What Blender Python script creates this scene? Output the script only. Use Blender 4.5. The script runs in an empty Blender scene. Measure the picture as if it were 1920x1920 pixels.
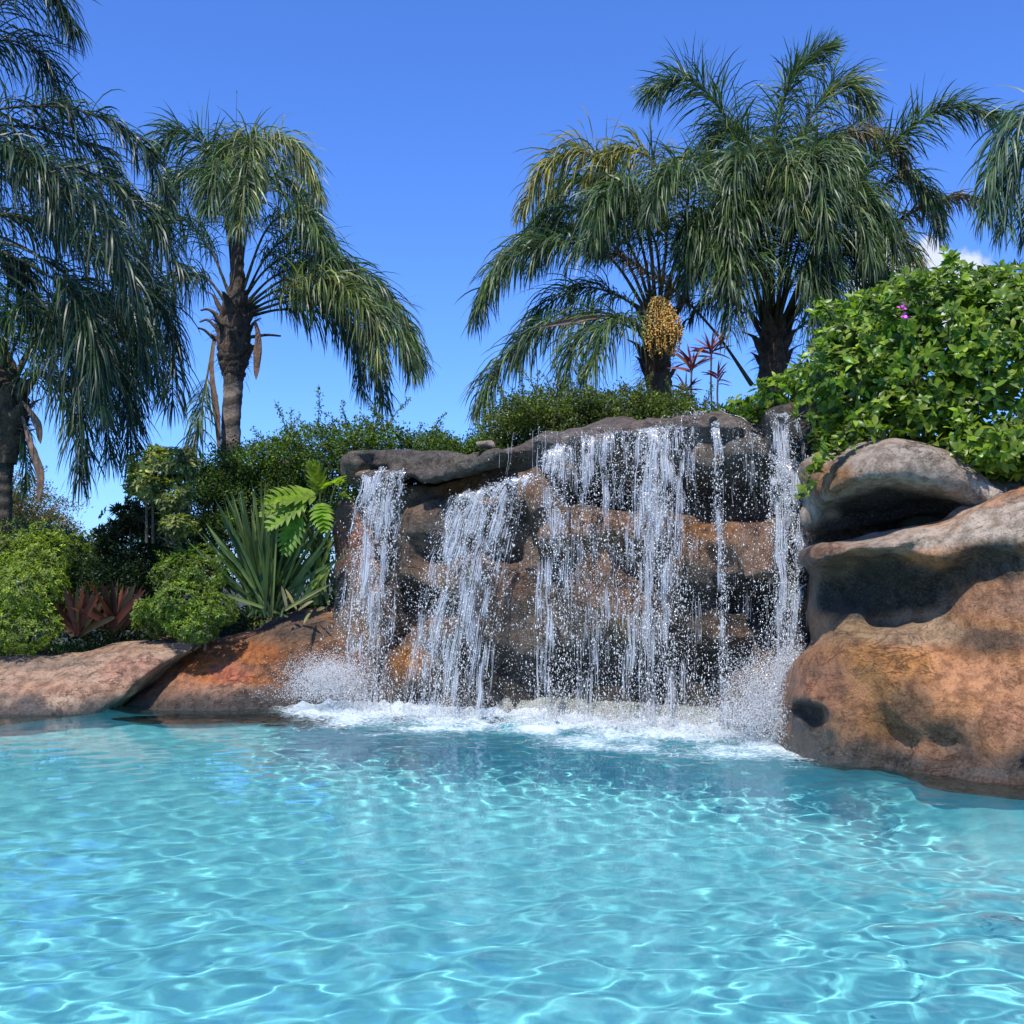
import bpy, math, random, os
import numpy as np
from mathutils import Vector
PI = math.pi
C = bpy.context.scene
col = C.collection
R = math.radians

# ------------------------------------------------------------------ camera
cam = bpy.data.cameras.new('camera'); cam_o = bpy.data.objects.new('camera', cam); col.objects.link(cam_o); C.camera = cam_o
FPX = 2050.0; HY = 1090.0; CH = 1.5
cam.sensor_width = 36; cam.lens = FPX / 1920 * 36; cam.clip_end = 3000; cam.clip_start = .05
PITCH = math.atan((HY - 960) / FPX)
cam_o.location = (0, 0, CH); cam_o.rotation_euler = (PI / 2 + PITCH, 0, 0)

# ------------------------------------------------------------------ sky and sun
SUN_EL, SUN_AZ = 61, 197         # azimuth measured clockwise from +Y: behind the camera, to its left
world = bpy.data.worlds.new('World'); C.world = world; world.use_nodes = True
wn = world.node_tree; bg = wn.nodes['Background']
sky = wn.nodes.new('ShaderNodeTexSky'); sky.sky_type = 'NISHITA'; sky.sun_disc = False
sky.sun_elevation = R(SUN_EL); sky.sun_rotation = R(SUN_AZ); sky.altitude = 600
sky.air_density = 1.0; sky.dust_density = .8; sky.ozone_density = 4.0
tint = wn.nodes.new('ShaderNodeMix'); tint.data_type = 'RGBA'; tint.blend_type = 'MULTIPLY'; tint.inputs[0].default_value = 1
tint.inputs[7].default_value = (.60, .94, 1.62, 1)
wn.links.new(sky.outputs[0], tint.inputs[6])
# a small fair-weather cloud low in the sky on the right, as a noise in sky direction
tc = wn.nodes.new('ShaderNodeTexCoord'); 
def wmath(op, a, b=None, c=None):
    n = wn.nodes.new('ShaderNodeMath'); n.operation = op
    for i, v in enumerate((a, b, c)):
        if v is None: continue
        if isinstance(v, (int, float)): n.inputs[i].default_value = v
        else: wn.links.new(v, n.inputs[i])
    return n.outputs[0]
sep = wn.nodes.new('ShaderNodeSeparateXYZ'); wn.links.new(tc.outputs['Generated'], sep.inputs[0])
ysafe = wmath('MAXIMUM', sep.outputs[1], .05)
az = wmath('DIVIDE', sep.outputs[0], ysafe); el = wmath('DIVIDE', sep.outputs[2], ysafe)
nz = wn.nodes.new('ShaderNodeTexNoise'); nz.inputs['Scale'].default_value = 24; nz.inputs['Detail'].default_value = 7; nz.inputs['Roughness'].default_value = .55
wn.links.new(tc.outputs['Generated'], nz.inputs['Vector'])
def puff(ax, ex, rx, ry):
    a = wmath('POWER', wmath('DIVIDE', wmath('SUBTRACT', az, ax), rx), 2); b = wmath('POWER', wmath('DIVIDE', wmath('SUBTRACT', el, ex), ry), 2)
    return wmath('SUBTRACT', 1, wmath('SQRT', wmath('ADD', a, b)))
m = None
for a in ((.392, .275, .085, .052), (.345, .262, .06, .036), (.43, .262, .05, .032), (.40, .245, .10, .026), (.03, .150, .07, .016), (.47, .235, .06, .02)):
    q = puff(*a); m = q if m is None else wmath('MAXIMUM', m, q)
den = wn.nodes.new('ShaderNodeMapRange'); den.interpolation_type = 'SMOOTHSTEP'
wn.links.new(wmath('ADD', m, wmath('MULTIPLY', wmath('SUBTRACT', nz.outputs[0], .5), 2.4)), den.inputs[0])
den.inputs[1].default_value = .08; den.inputs[2].default_value = .5; den.inputs[4].default_value = .85
cl = wn.nodes.new('ShaderNodeMix'); cl.data_type = 'RGBA'; cl.inputs[7].default_value = (5.6, 5.9, 6.6, 1)
wn.links.new(den.outputs[0], cl.inputs[0]); wn.links.new(tint.outputs[2], cl.inputs[6]); wn.links.new(cl.outputs[2], bg.inputs[0])
bg.inputs[1].default_value = .138
sun = bpy.data.lights.new('sun', 'SUN'); sun_o = bpy.data.objects.new('sun', sun); col.objects.link(sun_o)
sun.energy = 5.0; sun.angle = R(.5); sun.color = (1, .95, .86); sun.cycles.is_caustics_light = True
sun_o.rotation_euler = (R(90 - SUN_EL), 0, R(180 - SUN_AZ))
sd = Vector((math.sin(R(SUN_AZ)) * math.cos(R(SUN_EL)), math.cos(R(SUN_AZ)) * math.cos(R(SUN_EL)), math.sin(R(SUN_EL))))
sun_o.rotation_euler = sd.to_track_quat('Z', 'Y').to_euler()
C.view_settings.view_transform = 'Standard'; C.view_settings.look = 'None'; C.view_settings.exposure = .22; C.view_settings.gamma = 1
C.view_settings.use_curve_mapping = False
C.cycles.use_denoising = True; C.cycles.max_bounces = 8; C.cycles.transparent_max_bounces = 12
C.cycles.diffuse_bounces = 3; C.cycles.glossy_bounces = 3; C.cycles.transmission_bounces = 4; C.cycles.sample_clamp_indirect = 4

# ------------------------------------------------------------------ helpers
CP, SP = math.cos(PITCH), math.sin(PITCH)
def P(px, py, d):                       # the world point at distance d (along +Y) seen at a pixel of the 1920 px photograph
    u, v = (px - 960) / FPX, (960 - py) / FPX
    fy = CP - v * SP; fz = SP + v * CP; s = d / fy
    return np.array([u * s, d, CH + fz * s])
def V(p): return Vector([float(a) for a in p])
def tag(o, label=None, cat=None, group=None, kind=None):
    for k, v in (('label', label), ('category', cat), ('group', group), ('kind', kind)):
        if v: o[k] = v
    return o
def empty(name, loc, **kw):
    o = bpy.data.objects.new(name, None); col.objects.link(o); o.location = V(loc); o.empty_display_size = .2
    return tag(o, **kw)
def mesh(name, v, f, attrs=None, smooth=True):   # f: (n,3) or (n,4) or list of such arrays
    me = bpy.data.meshes.new(name)
    fs = f if isinstance(f, list) else [f]
    v = np.asarray(v, np.float32)
    loops = np.concatenate([np.asarray(a).ravel() for a in fs]).astype(np.int32)
    sizes = np.concatenate([np.full(len(a), a.shape[1]) for a in fs]); starts = np.concatenate([[0], np.cumsum(sizes)[:-1]]).astype(np.int32)
    me.vertices.add(len(v)); me.vertices.foreach_set('co', v.ravel())
    me.loops.add(len(loops)); me.loops.foreach_set('vertex_index', loops)
    me.polygons.add(len(sizes)); me.polygons.foreach_set('loop_start', starts)
    for k, a in (attrs or {}).items():
        a = np.asarray(a, np.float32)
        if a.ndim == 1:
            t = me.attributes.new(k, 'FLOAT', 'POINT'); t.data.foreach_set('value', a)
        else:
            if a.shape[1] == 3: a = np.concatenate([a, np.ones((len(a), 1), np.float32)], 1)
            t = me.attributes.new(k, 'FLOAT_COLOR', 'POINT'); t.data.foreach_set('color', a.ravel())
    me.update(calc_edges=True)
    if smooth: me.shade_smooth()
    return me
def link(name, me, mat=None, parent=None, **kw):
    o = bpy.data.objects.new(name, me); col.objects.link(o)
    if mat and not me.materials: me.materials.append(mat)
    if parent:
        o.parent = parent; o.matrix_parent_inverse = parent.matrix_basis.inverted()
    return tag(o, **kw)

class Mat:
    def __init__(s, name):
        s.m = bpy.data.materials.new(name); s.m.use_nodes = True; s.t = s.m.node_tree; s.t.nodes.clear()
        s.out = s.t.nodes.new('ShaderNodeOutputMaterial')
    def n(s, kind, **inp):
        n = s.t.nodes.new('ShaderNode' + kind)
        for k, v in inp.items():
            if k[0] == '_': setattr(n, k[1:], v); continue
            k = int(k[1:]) if k[0] == 'i' and k[1:].isdigit() else k.replace('_', ' ')
            s.set(n.inputs[k], v)
        return n
    def set(s, sock, v):
        if isinstance(v, bpy.types.NodeSocket): s.t.links.new(v, sock)
        elif isinstance(v, bpy.types.Node): s.t.links.new(v.outputs[0], sock)
        else: sock.default_value = v
    def mix(s, f, a, b, blend='MIX'):
        n = s.t.nodes.new('ShaderNodeMix'); n.data_type = 'RGBA'; n.blend_type = blend
        s.set(n.inputs[0], f); s.set(n.inputs[6], a); s.set(n.inputs[7], b); return n.outputs[2]
    def math(s, op, a, b=0.0):
        n = s.t.nodes.new('ShaderNodeMath'); n.operation = op; s.set(n.inputs[0], a); s.set(n.inputs[1], b); return n.outputs[0]
    def ramp(s, v, a, b, c=0.0, d=1.0):
        n = s.t.nodes.new('ShaderNodeMapRange'); n.interpolation_type = 'SMOOTHSTEP'
        for i, x in enumerate((v, a, b, c, d)): s.set(n.inputs[i], x)
        return n.outputs[0]
    def noise(s, scale, detail=4, rough=.6, vec=None, dist=0.0):
        n = s.n('TexNoise', Scale=scale, Detail=detail, Roughness=rough, Distortion=dist)
        s.set(n.inputs['Vector'], vec if vec is not None else s.pos()); return n.outputs[0]
    def pos(s):
        if not hasattr(s, '_p'): s._p = s.n('NewGeometry').outputs['Position']
        return s._p
    def attr(s, name, out='Color'): return s.n('Attribute', _attribute_name=name).outputs[out]
    def surf(s, n): s.t.links.new(n.outputs[0] if isinstance(n, bpy.types.Node) else n, s.out.inputs[0]); return s.m

# ------------------------------------------------------------------ lattice noise on arrays
RNG = np.random.default_rng(11)
_lat = [np.random.default_rng(50 + i).standard_normal((32, 32, 32)).astype(np.float32) for i in range(3)]
def vnoise(p, scale, which=0):          # smooth value noise at points (n,3), about -1..1
    q = p * scale + 100.37; i = np.floor(q).astype(int); f = (q - i).astype(np.float32); f = f * f * (3 - 2 * f); L = _lat[which]
    r = 0
    for a in (0, 1):
        wa = f[:, 0] if a else 1 - f[:, 0]
        for b in (0, 1):
            wb = f[:, 1] if b else 1 - f[:, 1]
            for c in (0, 1):
                wc = f[:, 2] if c else 1 - f[:, 2]
                r = r + wa * wb * wc * L[(i[:, 0] + a) % 32, (i[:, 1] + b) % 32, (i[:, 2] + c) % 32]
    return r
def fbm(p, scale, o=4, which=0):
    r = 0; a = 1.0
    for k in range(o): r = r + a * vnoise(p, scale * 2 ** k, (which + k) % 3); a *= .5
    return r
def smooth(x, a, b):
    t = np.clip((x - a) / (b - a), 0, 1); return t * t * (3 - 2 * t)
def _spl(n, h, cell, seed_n):           # cubic B-spline interpolation matrix from a lattice to n samples spaced h
    x = np.arange(n) * h / cell + 1; i = np.floor(x).astype(int); t = x - i; M = np.zeros((n, seed_n), np.float32)
    w = ((1 - t) ** 3 / 6, (3 * t ** 3 - 6 * t ** 2 + 4) / 6, (-3 * t ** 3 + 3 * t ** 2 + 3 * t + 1) / 6, t ** 3 / 6)
    for k in range(4): M[np.arange(n), i - 1 + k] += w[k]
    return M
def gnoise(shape, h, cell, rng):
    m = [int(s * h / cell) + 5 for s in shape]; L = rng.standard_normal(m).astype(np.float32) * 1.6
    for ax in range(3):
        L = np.moveaxis(np.tensordot(_spl(shape[ax], h, cell, m[ax]), np.moveaxis(L, ax, 0), 1), 0, ax)
    return L.astype(np.float32)

# ------------------------------------------------------------------ rock bodies from blended solids
class Solid:
    """a signed distance field on a grid; blended ellipsoids and slabs, then a surface net"""
    def __init__(s, lo, hi, h, seed, warp=.1, wcell=.55):
        s.lo = np.array(lo, np.float32); s.h = h; s.n = tuple(int((b - a) / h) + 1 for a, b in zip(lo, hi))
        s.f = np.full(s.n, 2.0, np.float32); s.rng = np.random.default_rng(seed)
        s.ax = [s.lo[i] + h * np.arange(s.n[i], dtype=np.float32) for i in range(3)]
        s.w = [warp * gnoise(s.n, h, wcell, s.rng) for i in range(3)]
    def _sub(s, c, ext):
        sl = []
        for i in range(3):
            a = int(max(0, (c[i] - ext - s.lo[i]) / s.h)); b = int(min(s.n[i], (c[i] + ext - s.lo[i]) / s.h + 2)); sl.append(slice(a, max(a, b)))
        sl = tuple(sl)
        X = s.ax[0][sl[0]][:, None, None] + s.w[0][sl] - c[0]; Y = s.ax[1][sl[1]][None, :, None] + s.w[1][sl] - c[1]; Z = s.ax[2][sl[2]][None, None, :] + s.w[2][sl] - c[2]
        return sl, X, Y, Z
    def _op(s, sl, d, k, op):
        a = s.f[sl]
        if op == 'u':
            h = np.clip(.5 + .5 * (a - d) / k, 0, 1); s.f[sl] = a * (1 - h) + d * h - k * h * (1 - h)
        else:
            h = np.clip(.5 - .5 * (a + d) / k, 0, 1); s.f[sl] = a * (1 - h) - d * h + k * h * (1 - h)
    def ell(s, c, r, ang=0, yaw=0, k=.15, op='u', tilt=0):
        ext = max(r) + k + .5; sl, X, Y, Z = s._sub(c, ext)
        if 0 in X.shape or 0 in s.f[sl].shape: return
        if yaw: ca, sa = math.cos(R(yaw)), math.sin(R(yaw)); X, Y = X * ca + Y * sa, -X * sa + Y * ca
        if ang: ca, sa = math.cos(R(ang)), math.sin(R(ang)); X, Z = X * ca + Z * sa, -X * sa + Z * ca
        if tilt: ca, sa = math.cos(R(tilt)), math.sin(R(tilt)); Y, Z = Y * ca + Z * sa, -Y * sa + Z * ca
        a = np.sqrt((X / r[0]) ** 2 + (Y / r[1]) ** 2 + (Z / r[2]) ** 2) + 1e-6; b = np.sqrt((X / r[0] ** 2) ** 2 + (Y / r[1] ** 2) ** 2 + (Z / r[2] ** 2) ** 2) + 1e-6
        s._op(sl, (a * (a - 1) / b).astype(np.float32), k, op)
    def box(s, c, r, rad=.1, ang=0, yaw=0, k=.15, op='u', tilt=0):
        ext = float(np.linalg.norm(r)) + k + .4; sl, X, Y, Z = s._sub(c, ext)
        if 0 in s.f[sl].shape: return
        if yaw: ca, sa = math.cos(R(yaw)), math.sin(R(yaw)); X, Y = X * ca + Y * sa, -X * sa + Y * ca
        if ang: ca, sa = math.cos(R(ang)), math.sin(R(ang)); X, Z = X * ca + Z * sa, -X * sa + Z * ca
        if tilt: ca, sa = math.cos(R(tilt)), math.sin(R(tilt)); Y, Z = Y * ca + Z * sa, -Y * sa + Z * ca
        qx, qy, qz = np.abs(X) - r[0] + rad, np.abs(Y) - r[1] + rad, np.abs(Z) - r[2] + rad
        d = np.sqrt(np.maximum(qx, 0) ** 2 + np.maximum(qy, 0) ** 2 + np.maximum(qz, 0) ** 2) + np.minimum(np.maximum(np.maximum(qx, qy), qz), 0) - rad
        s._op(sl, d.astype(np.float32), k, op)
    def E(s, px, py, front, rx, ry, rd, **kw):       # rx, ry in photo pixels at the front depth; rd in metres
        d = front + rd; m = d / FPX; s.ell(P(px, py, d), (rx * m, rd, ry * m), **kw)
    def B(s, px, py, front, rx, ry, rd, **kw):
        d = front + rd; m = d / FPX; s.box(P(px, py, d), (rx * m, rd, ry * m), **kw)
    def H(s, px, py, front, rx, ry, rd, k=.08, **kw):  # a hollow: its centre lies at `front`
        m = front / FPX; s.ell(P(px, py, front), (rx * m, rd, ry * m), op='s', k=k, **kw)
    def rough(s, amps):
        for cell, a in amps: s.f += a * gnoise(s.n, s.h, cell, s.rng)
        # crumpled creases: ridged noise, as in hand-carved shotcrete
        g = gnoise(s.n, s.h, .33, s.rng); s.f += .045 * np.abs(g) ** .8
        g = gnoise(s.n, s.h, .13, s.rng); s.f += .020 * np.abs(g) ** .8
    def sample(s, p):
        q = (p - s.lo) / s.h; i = np.floor(q).astype(int)
        ok = np.all((i >= 0) & (i < np.array(s.n) - 1), 1); i = np.clip(i, 0, np.array(s.n) - 2); f = (q - i)
        r = 0
        for a in (0, 1):
            for b in (0, 1):
                for c in (0, 1):
                    r = r + (f[:, 0] if a else 1 - f[:, 0]) * (f[:, 1] if b else 1 - f[:, 1]) * (f[:, 2] if c else 1 - f[:, 2]) * s.f[i[:, 0] + a, i[:, 1] + b, i[:, 2] + c]
        return np.where(ok, r, 1.0)
    def normal(s, p):
        e = s.h; g = np.stack([s.sample(p + np.eye(3)[i] * e) - s.sample(p - np.eye(3)[i] * e) for i in range(3)], 1)
        return g / (np.linalg.norm(g, axis=1, keepdims=True) + 1e-9)
    def net(s):
        f = s.f
        for ax in range(3):
            sl = [slice(None)] * 3
            for e in (0, -1): sl[ax] = e; f[tuple(sl)] = np.maximum(f[tuple(sl)], .01)
        neg = f < 0; n = s.n
        cnt = np.zeros([a - 1 for a in n], np.int8)
        for a in (0, 1):
            for b in (0, 1):
                for c in (0, 1): cnt += neg[a:n[0] - 1 + a, b:n[1] - 1 + b, c:n[2] - 1 + c]
        I = np.argwhere((cnt > 0) & (cnt < 8)); idx = np.full(cnt.shape, -1, np.int32); idx[I[:, 0], I[:, 1], I[:, 2]] = np.arange(len(I))
        acc = np.zeros((len(I), 3)); num = np.zeros(len(I))
        cor = [np.array(c) for c in ((0, 0, 0), (1, 0, 0), (0, 1, 0), (1, 1, 0), (0, 0, 1), (1, 0, 1), (0, 1, 1), (1, 1, 1))]
        val = [f[I[:, 0] + c[0], I[:, 1] + c[1], I[:, 2] + c[2]] for c in cor]
        for i in range(8):
            for j in range(i + 1, 8):
                if abs(cor[i] - cor[j]).sum() != 1: continue
                m = (val[i] < 0) != (val[j] < 0); t = val[i] / np.where(m, val[i] - val[j], 1)
                acc += np.where(m[:, None], cor[i] + t[:, None] * (cor[j] - cor[i]), 0); num += m
        v = s.lo + s.h * (I + acc / num[:, None])
        quads = []
        for ax in range(3):
            o1, o2 = (ax + 1) % 3, (ax + 2) % 3
            A = [slice(None)] * 3; Bs = [slice(None)] * 3; A[ax] = slice(0, -1); Bs[ax] = slice(1, None)
            ch = neg[tuple(A)] != neg[tuple(Bs)]; e = np.argwhere(ch); flip = neg[tuple(A)][e[:, 0], e[:, 1], e[:, 2]]
            ok = (e[:, o1] > 0) & (e[:, o2] > 0) & (e[:, o1] < n[o1] - 1) & (e[:, o2] < n[o2] - 1); e, flip = e[ok], flip[ok]
            def g(d1, d2): q = e.copy(); q[:, o1] += d1; q[:, o2] += d2; return idx[q[:, 0], q[:, 1], q[:, 2]]
            q = np.stack([g(-1, -1), g(0, -1), g(0, 0), g(-1, 0)], 1); q[~flip] = q[~flip][:, ::-1]; quads.append(q)
        return v, np.concatenate(quads)
def paint(v, base, blobs, mottle=.18, seed=0):
    """albedo per vertex: a base pigment, then stain and painted-shade blobs (px, py, rx, ry, colour, strength) laid on by position, with ragged noise edges"""
    c = np.tile(np.array(base, float), (len(v), 1)); n1 = fbm(v, 1.3, 5, seed); n2 = fbm(v, 5, 3, seed + 1)
    fy = v[:, 1] * CP + (v[:, 2] - CH) * SP; up = -v[:, 1] * SP + (v[:, 2] - CH) * CP
    px = 960 + FPX * v[:, 0] / np.maximum(fy, .5); py = 960 - FPX * up / np.maximum(fy, .5)
    for (x, y, rx, ry, cc, st) in blobs:
        d = np.sqrt(((px - x) / rx) ** 2 + ((py - y) / ry) ** 2) + .22 * n1 + .10 * n2
        w = st * (1 - smooth(d, .55, 1.15)); c = c * (1 - w[:, None]) + np.array(cc) * w[:, None]
    k = 1 + mottle * (.5 * fbm(v, 2.2, 5, seed + 2)); c *= np.clip(k, .35, 1.6)[:, None]
    l = c.mean(1, keepdims=True); c = (l + (c - l) * 1.18) * 1.12
    return np.clip(c, .008, .8), px, py

# ------------------------------------------------------------------ rock material
def rock_material(name, bump=1.0, speck=.75):
    M = Mat(name); base = M.attr('paint'); wet = M.attr('wet', 'Fac')
    n1 = M.noise(9, 8, .65); n2 = M.noise(42, 5, .7); n3 = M.noise(2.3, 6, .6, dist=.6)
    c = M.mix(M.ramp(n1, .35, .62), M.mix(1.0, base, (.50, .47, .44, 1), 'MULTIPLY'), base)
    c = M.mix(M.math('MULTIPLY', M.ramp(n2, .52, .66), speck), c, M.mix(1.0, c, (.36, .36, .36, 1), 'MULTIPLY'))
    c = M.mix(M.math('MULTIPLY', M.ramp(n2, .50, .32), .22 * speck), c, (.60, .46, .35, 1))
    c = M.mix(M.math('MULTIPLY', M.ramp(n3, .55, .75), .4), c, M.mix(1.0, c, (.55, .50, .46, 1), 'MULTIPLY'))
    c = M.mix(M.math('MULTIPLY', wet, .8), c, M.mix(1.0, c, (.62, .60, .60, 1), 'MULTIPLY'))
    v = M.n('TexVoronoi', _feature='DISTANCE_TO_EDGE', Scale=1.6); M.set(v.inputs['Vector'], M.mix(.12, M.pos(), M.n('TexNoise', Scale=3.0, Detail=4.0).outputs['Color']))
    crack = M.math('MULTIPLY', M.ramp(v.outputs[0], .0, .018, 1, 0), M.ramp(M.noise(1.1, 2), .60, .66))
    c = M.mix(M.math('MULTIPLY', crack, .2), c, (.03, .025, .02, 1))
    vn = M.noise(2.6, 7, .62, vec=M.n('VectorMath', _operation='MULTIPLY', i0=M.pos(), i1=(1, 1, 2.2)).outputs[0], dist=.8)
    vein = M.math('MULTIPLY', M.ramp(M.math('ABSOLUTE', M.math('SUBTRACT', vn, .5)), .0, .016, 1, 0), M.ramp(M.noise(1.7, 3), .42, .6))
    c = M.mix(M.math('MULTIPLY', vein, .4), c, M.mix(1.0, c, (.22, .19, .17, 1), 'MULTIPLY'))
    drip = M.noise(5, 5, .6, vec=M.n('VectorMath', _operation='MULTIPLY', i0=M.pos(), i1=(1.6, 1.6, .28)).outputs[0])
    c = M.mix(M.math('MULTIPLY', M.ramp(drip, .54, .70), .45), c, M.mix(1.0, c, (.45, .42, .40, 1), 'MULTIPLY'))
    h = M.math('ADD', M.math('MULTIPLY', M.noise(14, 8, .7), .55), M.math('MULTIPLY', M.noise(60, 6, .8), .42))
    h = M.math('SUBTRACT', h, M.math('MULTIPLY', M.math('ADD', M.math('MULTIPLY', crack, .3), vein), .3))
    h = M.math('ADD', h, M.math('MULTIPLY', M.noise(4.5, 5, .6, dist=1.5), .6))
    b = M.n('Bump', Strength=.95 * bump, Distance=.085, Height=h)
    rg = M.math('SUBTRACT', .88, M.math('MULTIPLY', wet, .62))
    p = M.n('BsdfPrincipled', Base_Color=c, Roughness=rg, Normal=b); M.set(p.inputs['Specular IOR Level'], M.math('ADD', .3, M.math('MULTIPLY', wet, .3)))
    return M.surf(p)
MROCK = rock_material('painted_shotcrete')
SAND = (.54, .38, .27); PINK = (.44, .24, .17); ORNG = (.50, .17, .055); BRN = (.30, .165, .095); GREY = (.20, .165, .135); DARK = (.022, .023, .020); MOSS = (.06, .068, .05); GOLD = (.44, .21, .075); PALE = (.50, .42, .34); RED = (.42, .15, .12)  # DARK: stain colour, also serves as painted shade in hollows
def rock(name, S, base, blobs, wetf, **kw):
    v, f = S.net(); c, px, py = paint(v, base, blobs, seed=kw.pop('seed', 0))
    wl = 1 - smooth(v[:, 2] + .05 * fbm(v, 3, 3), .05, .26)     # the damp band at the waterline
    w = np.clip(np.maximum(wl, wetf(px, py, v)), 0, 1)
    gr = np.array((.12, .11, .095)); c = c * (1 - .85 * wl[:, None]) + gr * .85 * wl[:, None]
    o = link(name, mesh(name, v, f, {'paint': c, 'wet': w}), MROCK, **kw); o.cycles.is_caustics_receiver = True
    return o

# --- left bank: two slabs split by a diagonal crack
h = .035
S = Solid((-8.2, 12.2, -1.2), (-3.4, 16.2, 1.3), .042, 1, warp=.07)
for a in ((60, 1330, 12.45, 300, 96, 1.6), (250, 1330, 12.55, 230, 130, 1.5), (330, 1260, 12.9, 120, 64, 1.3), (-120, 1330, 12.4, 250, 84, 1.5), (120,1450,12.3,330,110,1.8)): S.E(*a, k=.35)
# cut the right end along the slanting crack
m0 = P(386, 1188, 13.2); m1 = P(226, 1330, 13.2); dx, dz = m0[0] - m1[0], m0[2] - m1[2]; L = math.hypot(dx, dz); nx, nz = dz / L, -dx / L
XX = S.ax[0][:, None, None] + S.w[0] * .8; ZZ = S.ax[2][None, None, :] + S.w[2] * .8
YY = S.ax[1][None, :, None]
cut = (XX - m1[0]) * nx + (ZZ - m1[2]) * nz - .03 * np.sin(ZZ * 9) - .02 + .22 * (YY - 13.2) * 0
k = .025; hh = np.clip(.5 - .5 * (cut - S.f) / k, 0, 1); S.f = (cut * (1 - hh) + S.f * hh + k * hh * (1 - hh)).astype(np.float32)
S.rough([(.5, .025), (.2, .015)])
rock('rock_slab', S, SAND, [(120, 1270, 200, 50, (.46, .31, .22), .8), (270, 1225, 90, 30, (.42, .30, .22), .8), (250, 1260, 60, 30, PINK, .7), (60, 1240, 120, 16, GREY, .6), (100, 1215, 170, 14, BRN, .5), (110,1295,140,20,(.46,.28,.19),.8)],
     lambda px, py, v: 0 * px, label='pale sandy rock slab with a dark diagonal crack at its right end', cat='rock', seed=1)
S = Solid((-5.3, 12.2, -1.2), (-1.0, 16.2, 1.7), .042, 2, warp=.07)
for a in ((440, 1330, 12.75, 215, 105, 1.5), (560, 1290, 12.95, 170, 130, 1.5), (640, 1270, 12.9, 150, 135, 1.4), (420, 1280, 13.3, 110, 84, 1.3), (350, 1335, 13.15, 110, 60, 1.2), (420, 1490, 12.75, 230, 110, 1.8), (620, 1490, 12.75, 180, 110, 1.6)): S.E(*a, k=.35)
S.E(300, 1335, 13.45, 110, 62, 1.2, k=.2)
S.rough([(.5, .025), (.2, .015)])
rock('rock_slab', S, BRN, [(420, 1255, 130, 55, ORNG, .9), (430, 1262, 50, 22, RED, .6), (330, 1290, 90, 35, (.42, .21, .13), .8), (440, 1215, 100, 24, (.24, .12, .07), .8), (560, 1180, 90, 26, (.13, .09, .065), .9), (560, 1250, 110, 40, (.26, .14, .08), .7), (450, 1300, 170, 20, (.36, .22, .15), .7), (500,1225,60,20,ORNG,.6), (600,1290,70,40,MOSS,.5)],
     lambda px, py, v: .9 * smooth(px, 430, 600) * smooth(py, 1170, 1230) + .2, label='orange and brown rock slab between the crack and the splashing left fall', cat='rock', seed=2)

# --- the waterfall cliff
def DB(px): return float(np.interp(px, [560, 620, 750, 900, 1050, 1200, 1350, 1500, 1600], [13.5, 13.3, 12.9, 12.45, 12.05, 11.6, 11.1, 10.6, 10.3]))
h = .039
CL = Solid((-2.75, 9.7, -.6), (3.5, 14.5, 3.75), h, 3, warp=.085, wcell=.5)
for px in range(705, 1600, 60):        # the core wall
    top = float(np.interp(px, [640, 900, 1000, 1100, 1250, 1400, 1500, 1620], [960, 900, 875, 850, 835, 835, 820, 810]))
    CL.B(px, (top + 1560) / 2, DB(px) + .42, 62, (1560 - top) / 2, 1.3, rad=.25, k=.25)
def bul(px, py, rx, ry, out, rd=.6, **kw): CL.E(px, py, DB(px) - out, rx, ry, rd, **kw)
# top lip of the curtain
for a in ((1010, 846, 26, 14, .04), (1080, 826, 30, 14, .14), (1150, 822, 36, 24, .16), (1238, 814, 40, 22, .18), (1318, 806, 26, 20, .20), (1270, 802, 50, 10, .02), (985, 862, 62, 24, -.10), (1050, 845, 66, 33, .0), (1115, 835, 78, 38, .06), (1200, 826, 90, 40, .10), (1290, 822, 90, 38, .08), (1350, 822, 60, 36, .02)): bul(*a, rd=.85, k=.12)
bul(1180, 880, 60, 40, -.12, rd=.6, k=.15); bul(1310, 880, 50, 55, -.05, rd=.6, k=.15); bul(1060, 890, 40, 40, -.1)
# undercut behind the lip
for a in ((1170, 945, 55, 26), (1100, 940, 40, 22), (1000, 955, 38, 20), (1260, 925, 60, 16), (1400, 940, 62, 38), (1330,935,40,20)): CL.H(a[0], a[1], DB(a[0]) + .30, a[2], a[3], .45, k=.12)
# the arched stone and the dark block right of the curtain
bul(1405, 862, 66, 44, .10, rd=.6, k=.06); CL.H(1402, 925, DB(1400) + .02, 50, 46, .55, k=.08)
CL.B(1525, 812, DB(1525) + .05, 88, 52, .8, rad=.16, k=.08, ang=-3); bul(1470, 800, 40, 34, .02, rd=.7, k=.1)
CL.H(1560, 900, DB(1560)-.1, 60, 50, .5, k=.1); bul(1560, 1000, 90, 80, -.35, rd=.6)
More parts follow.
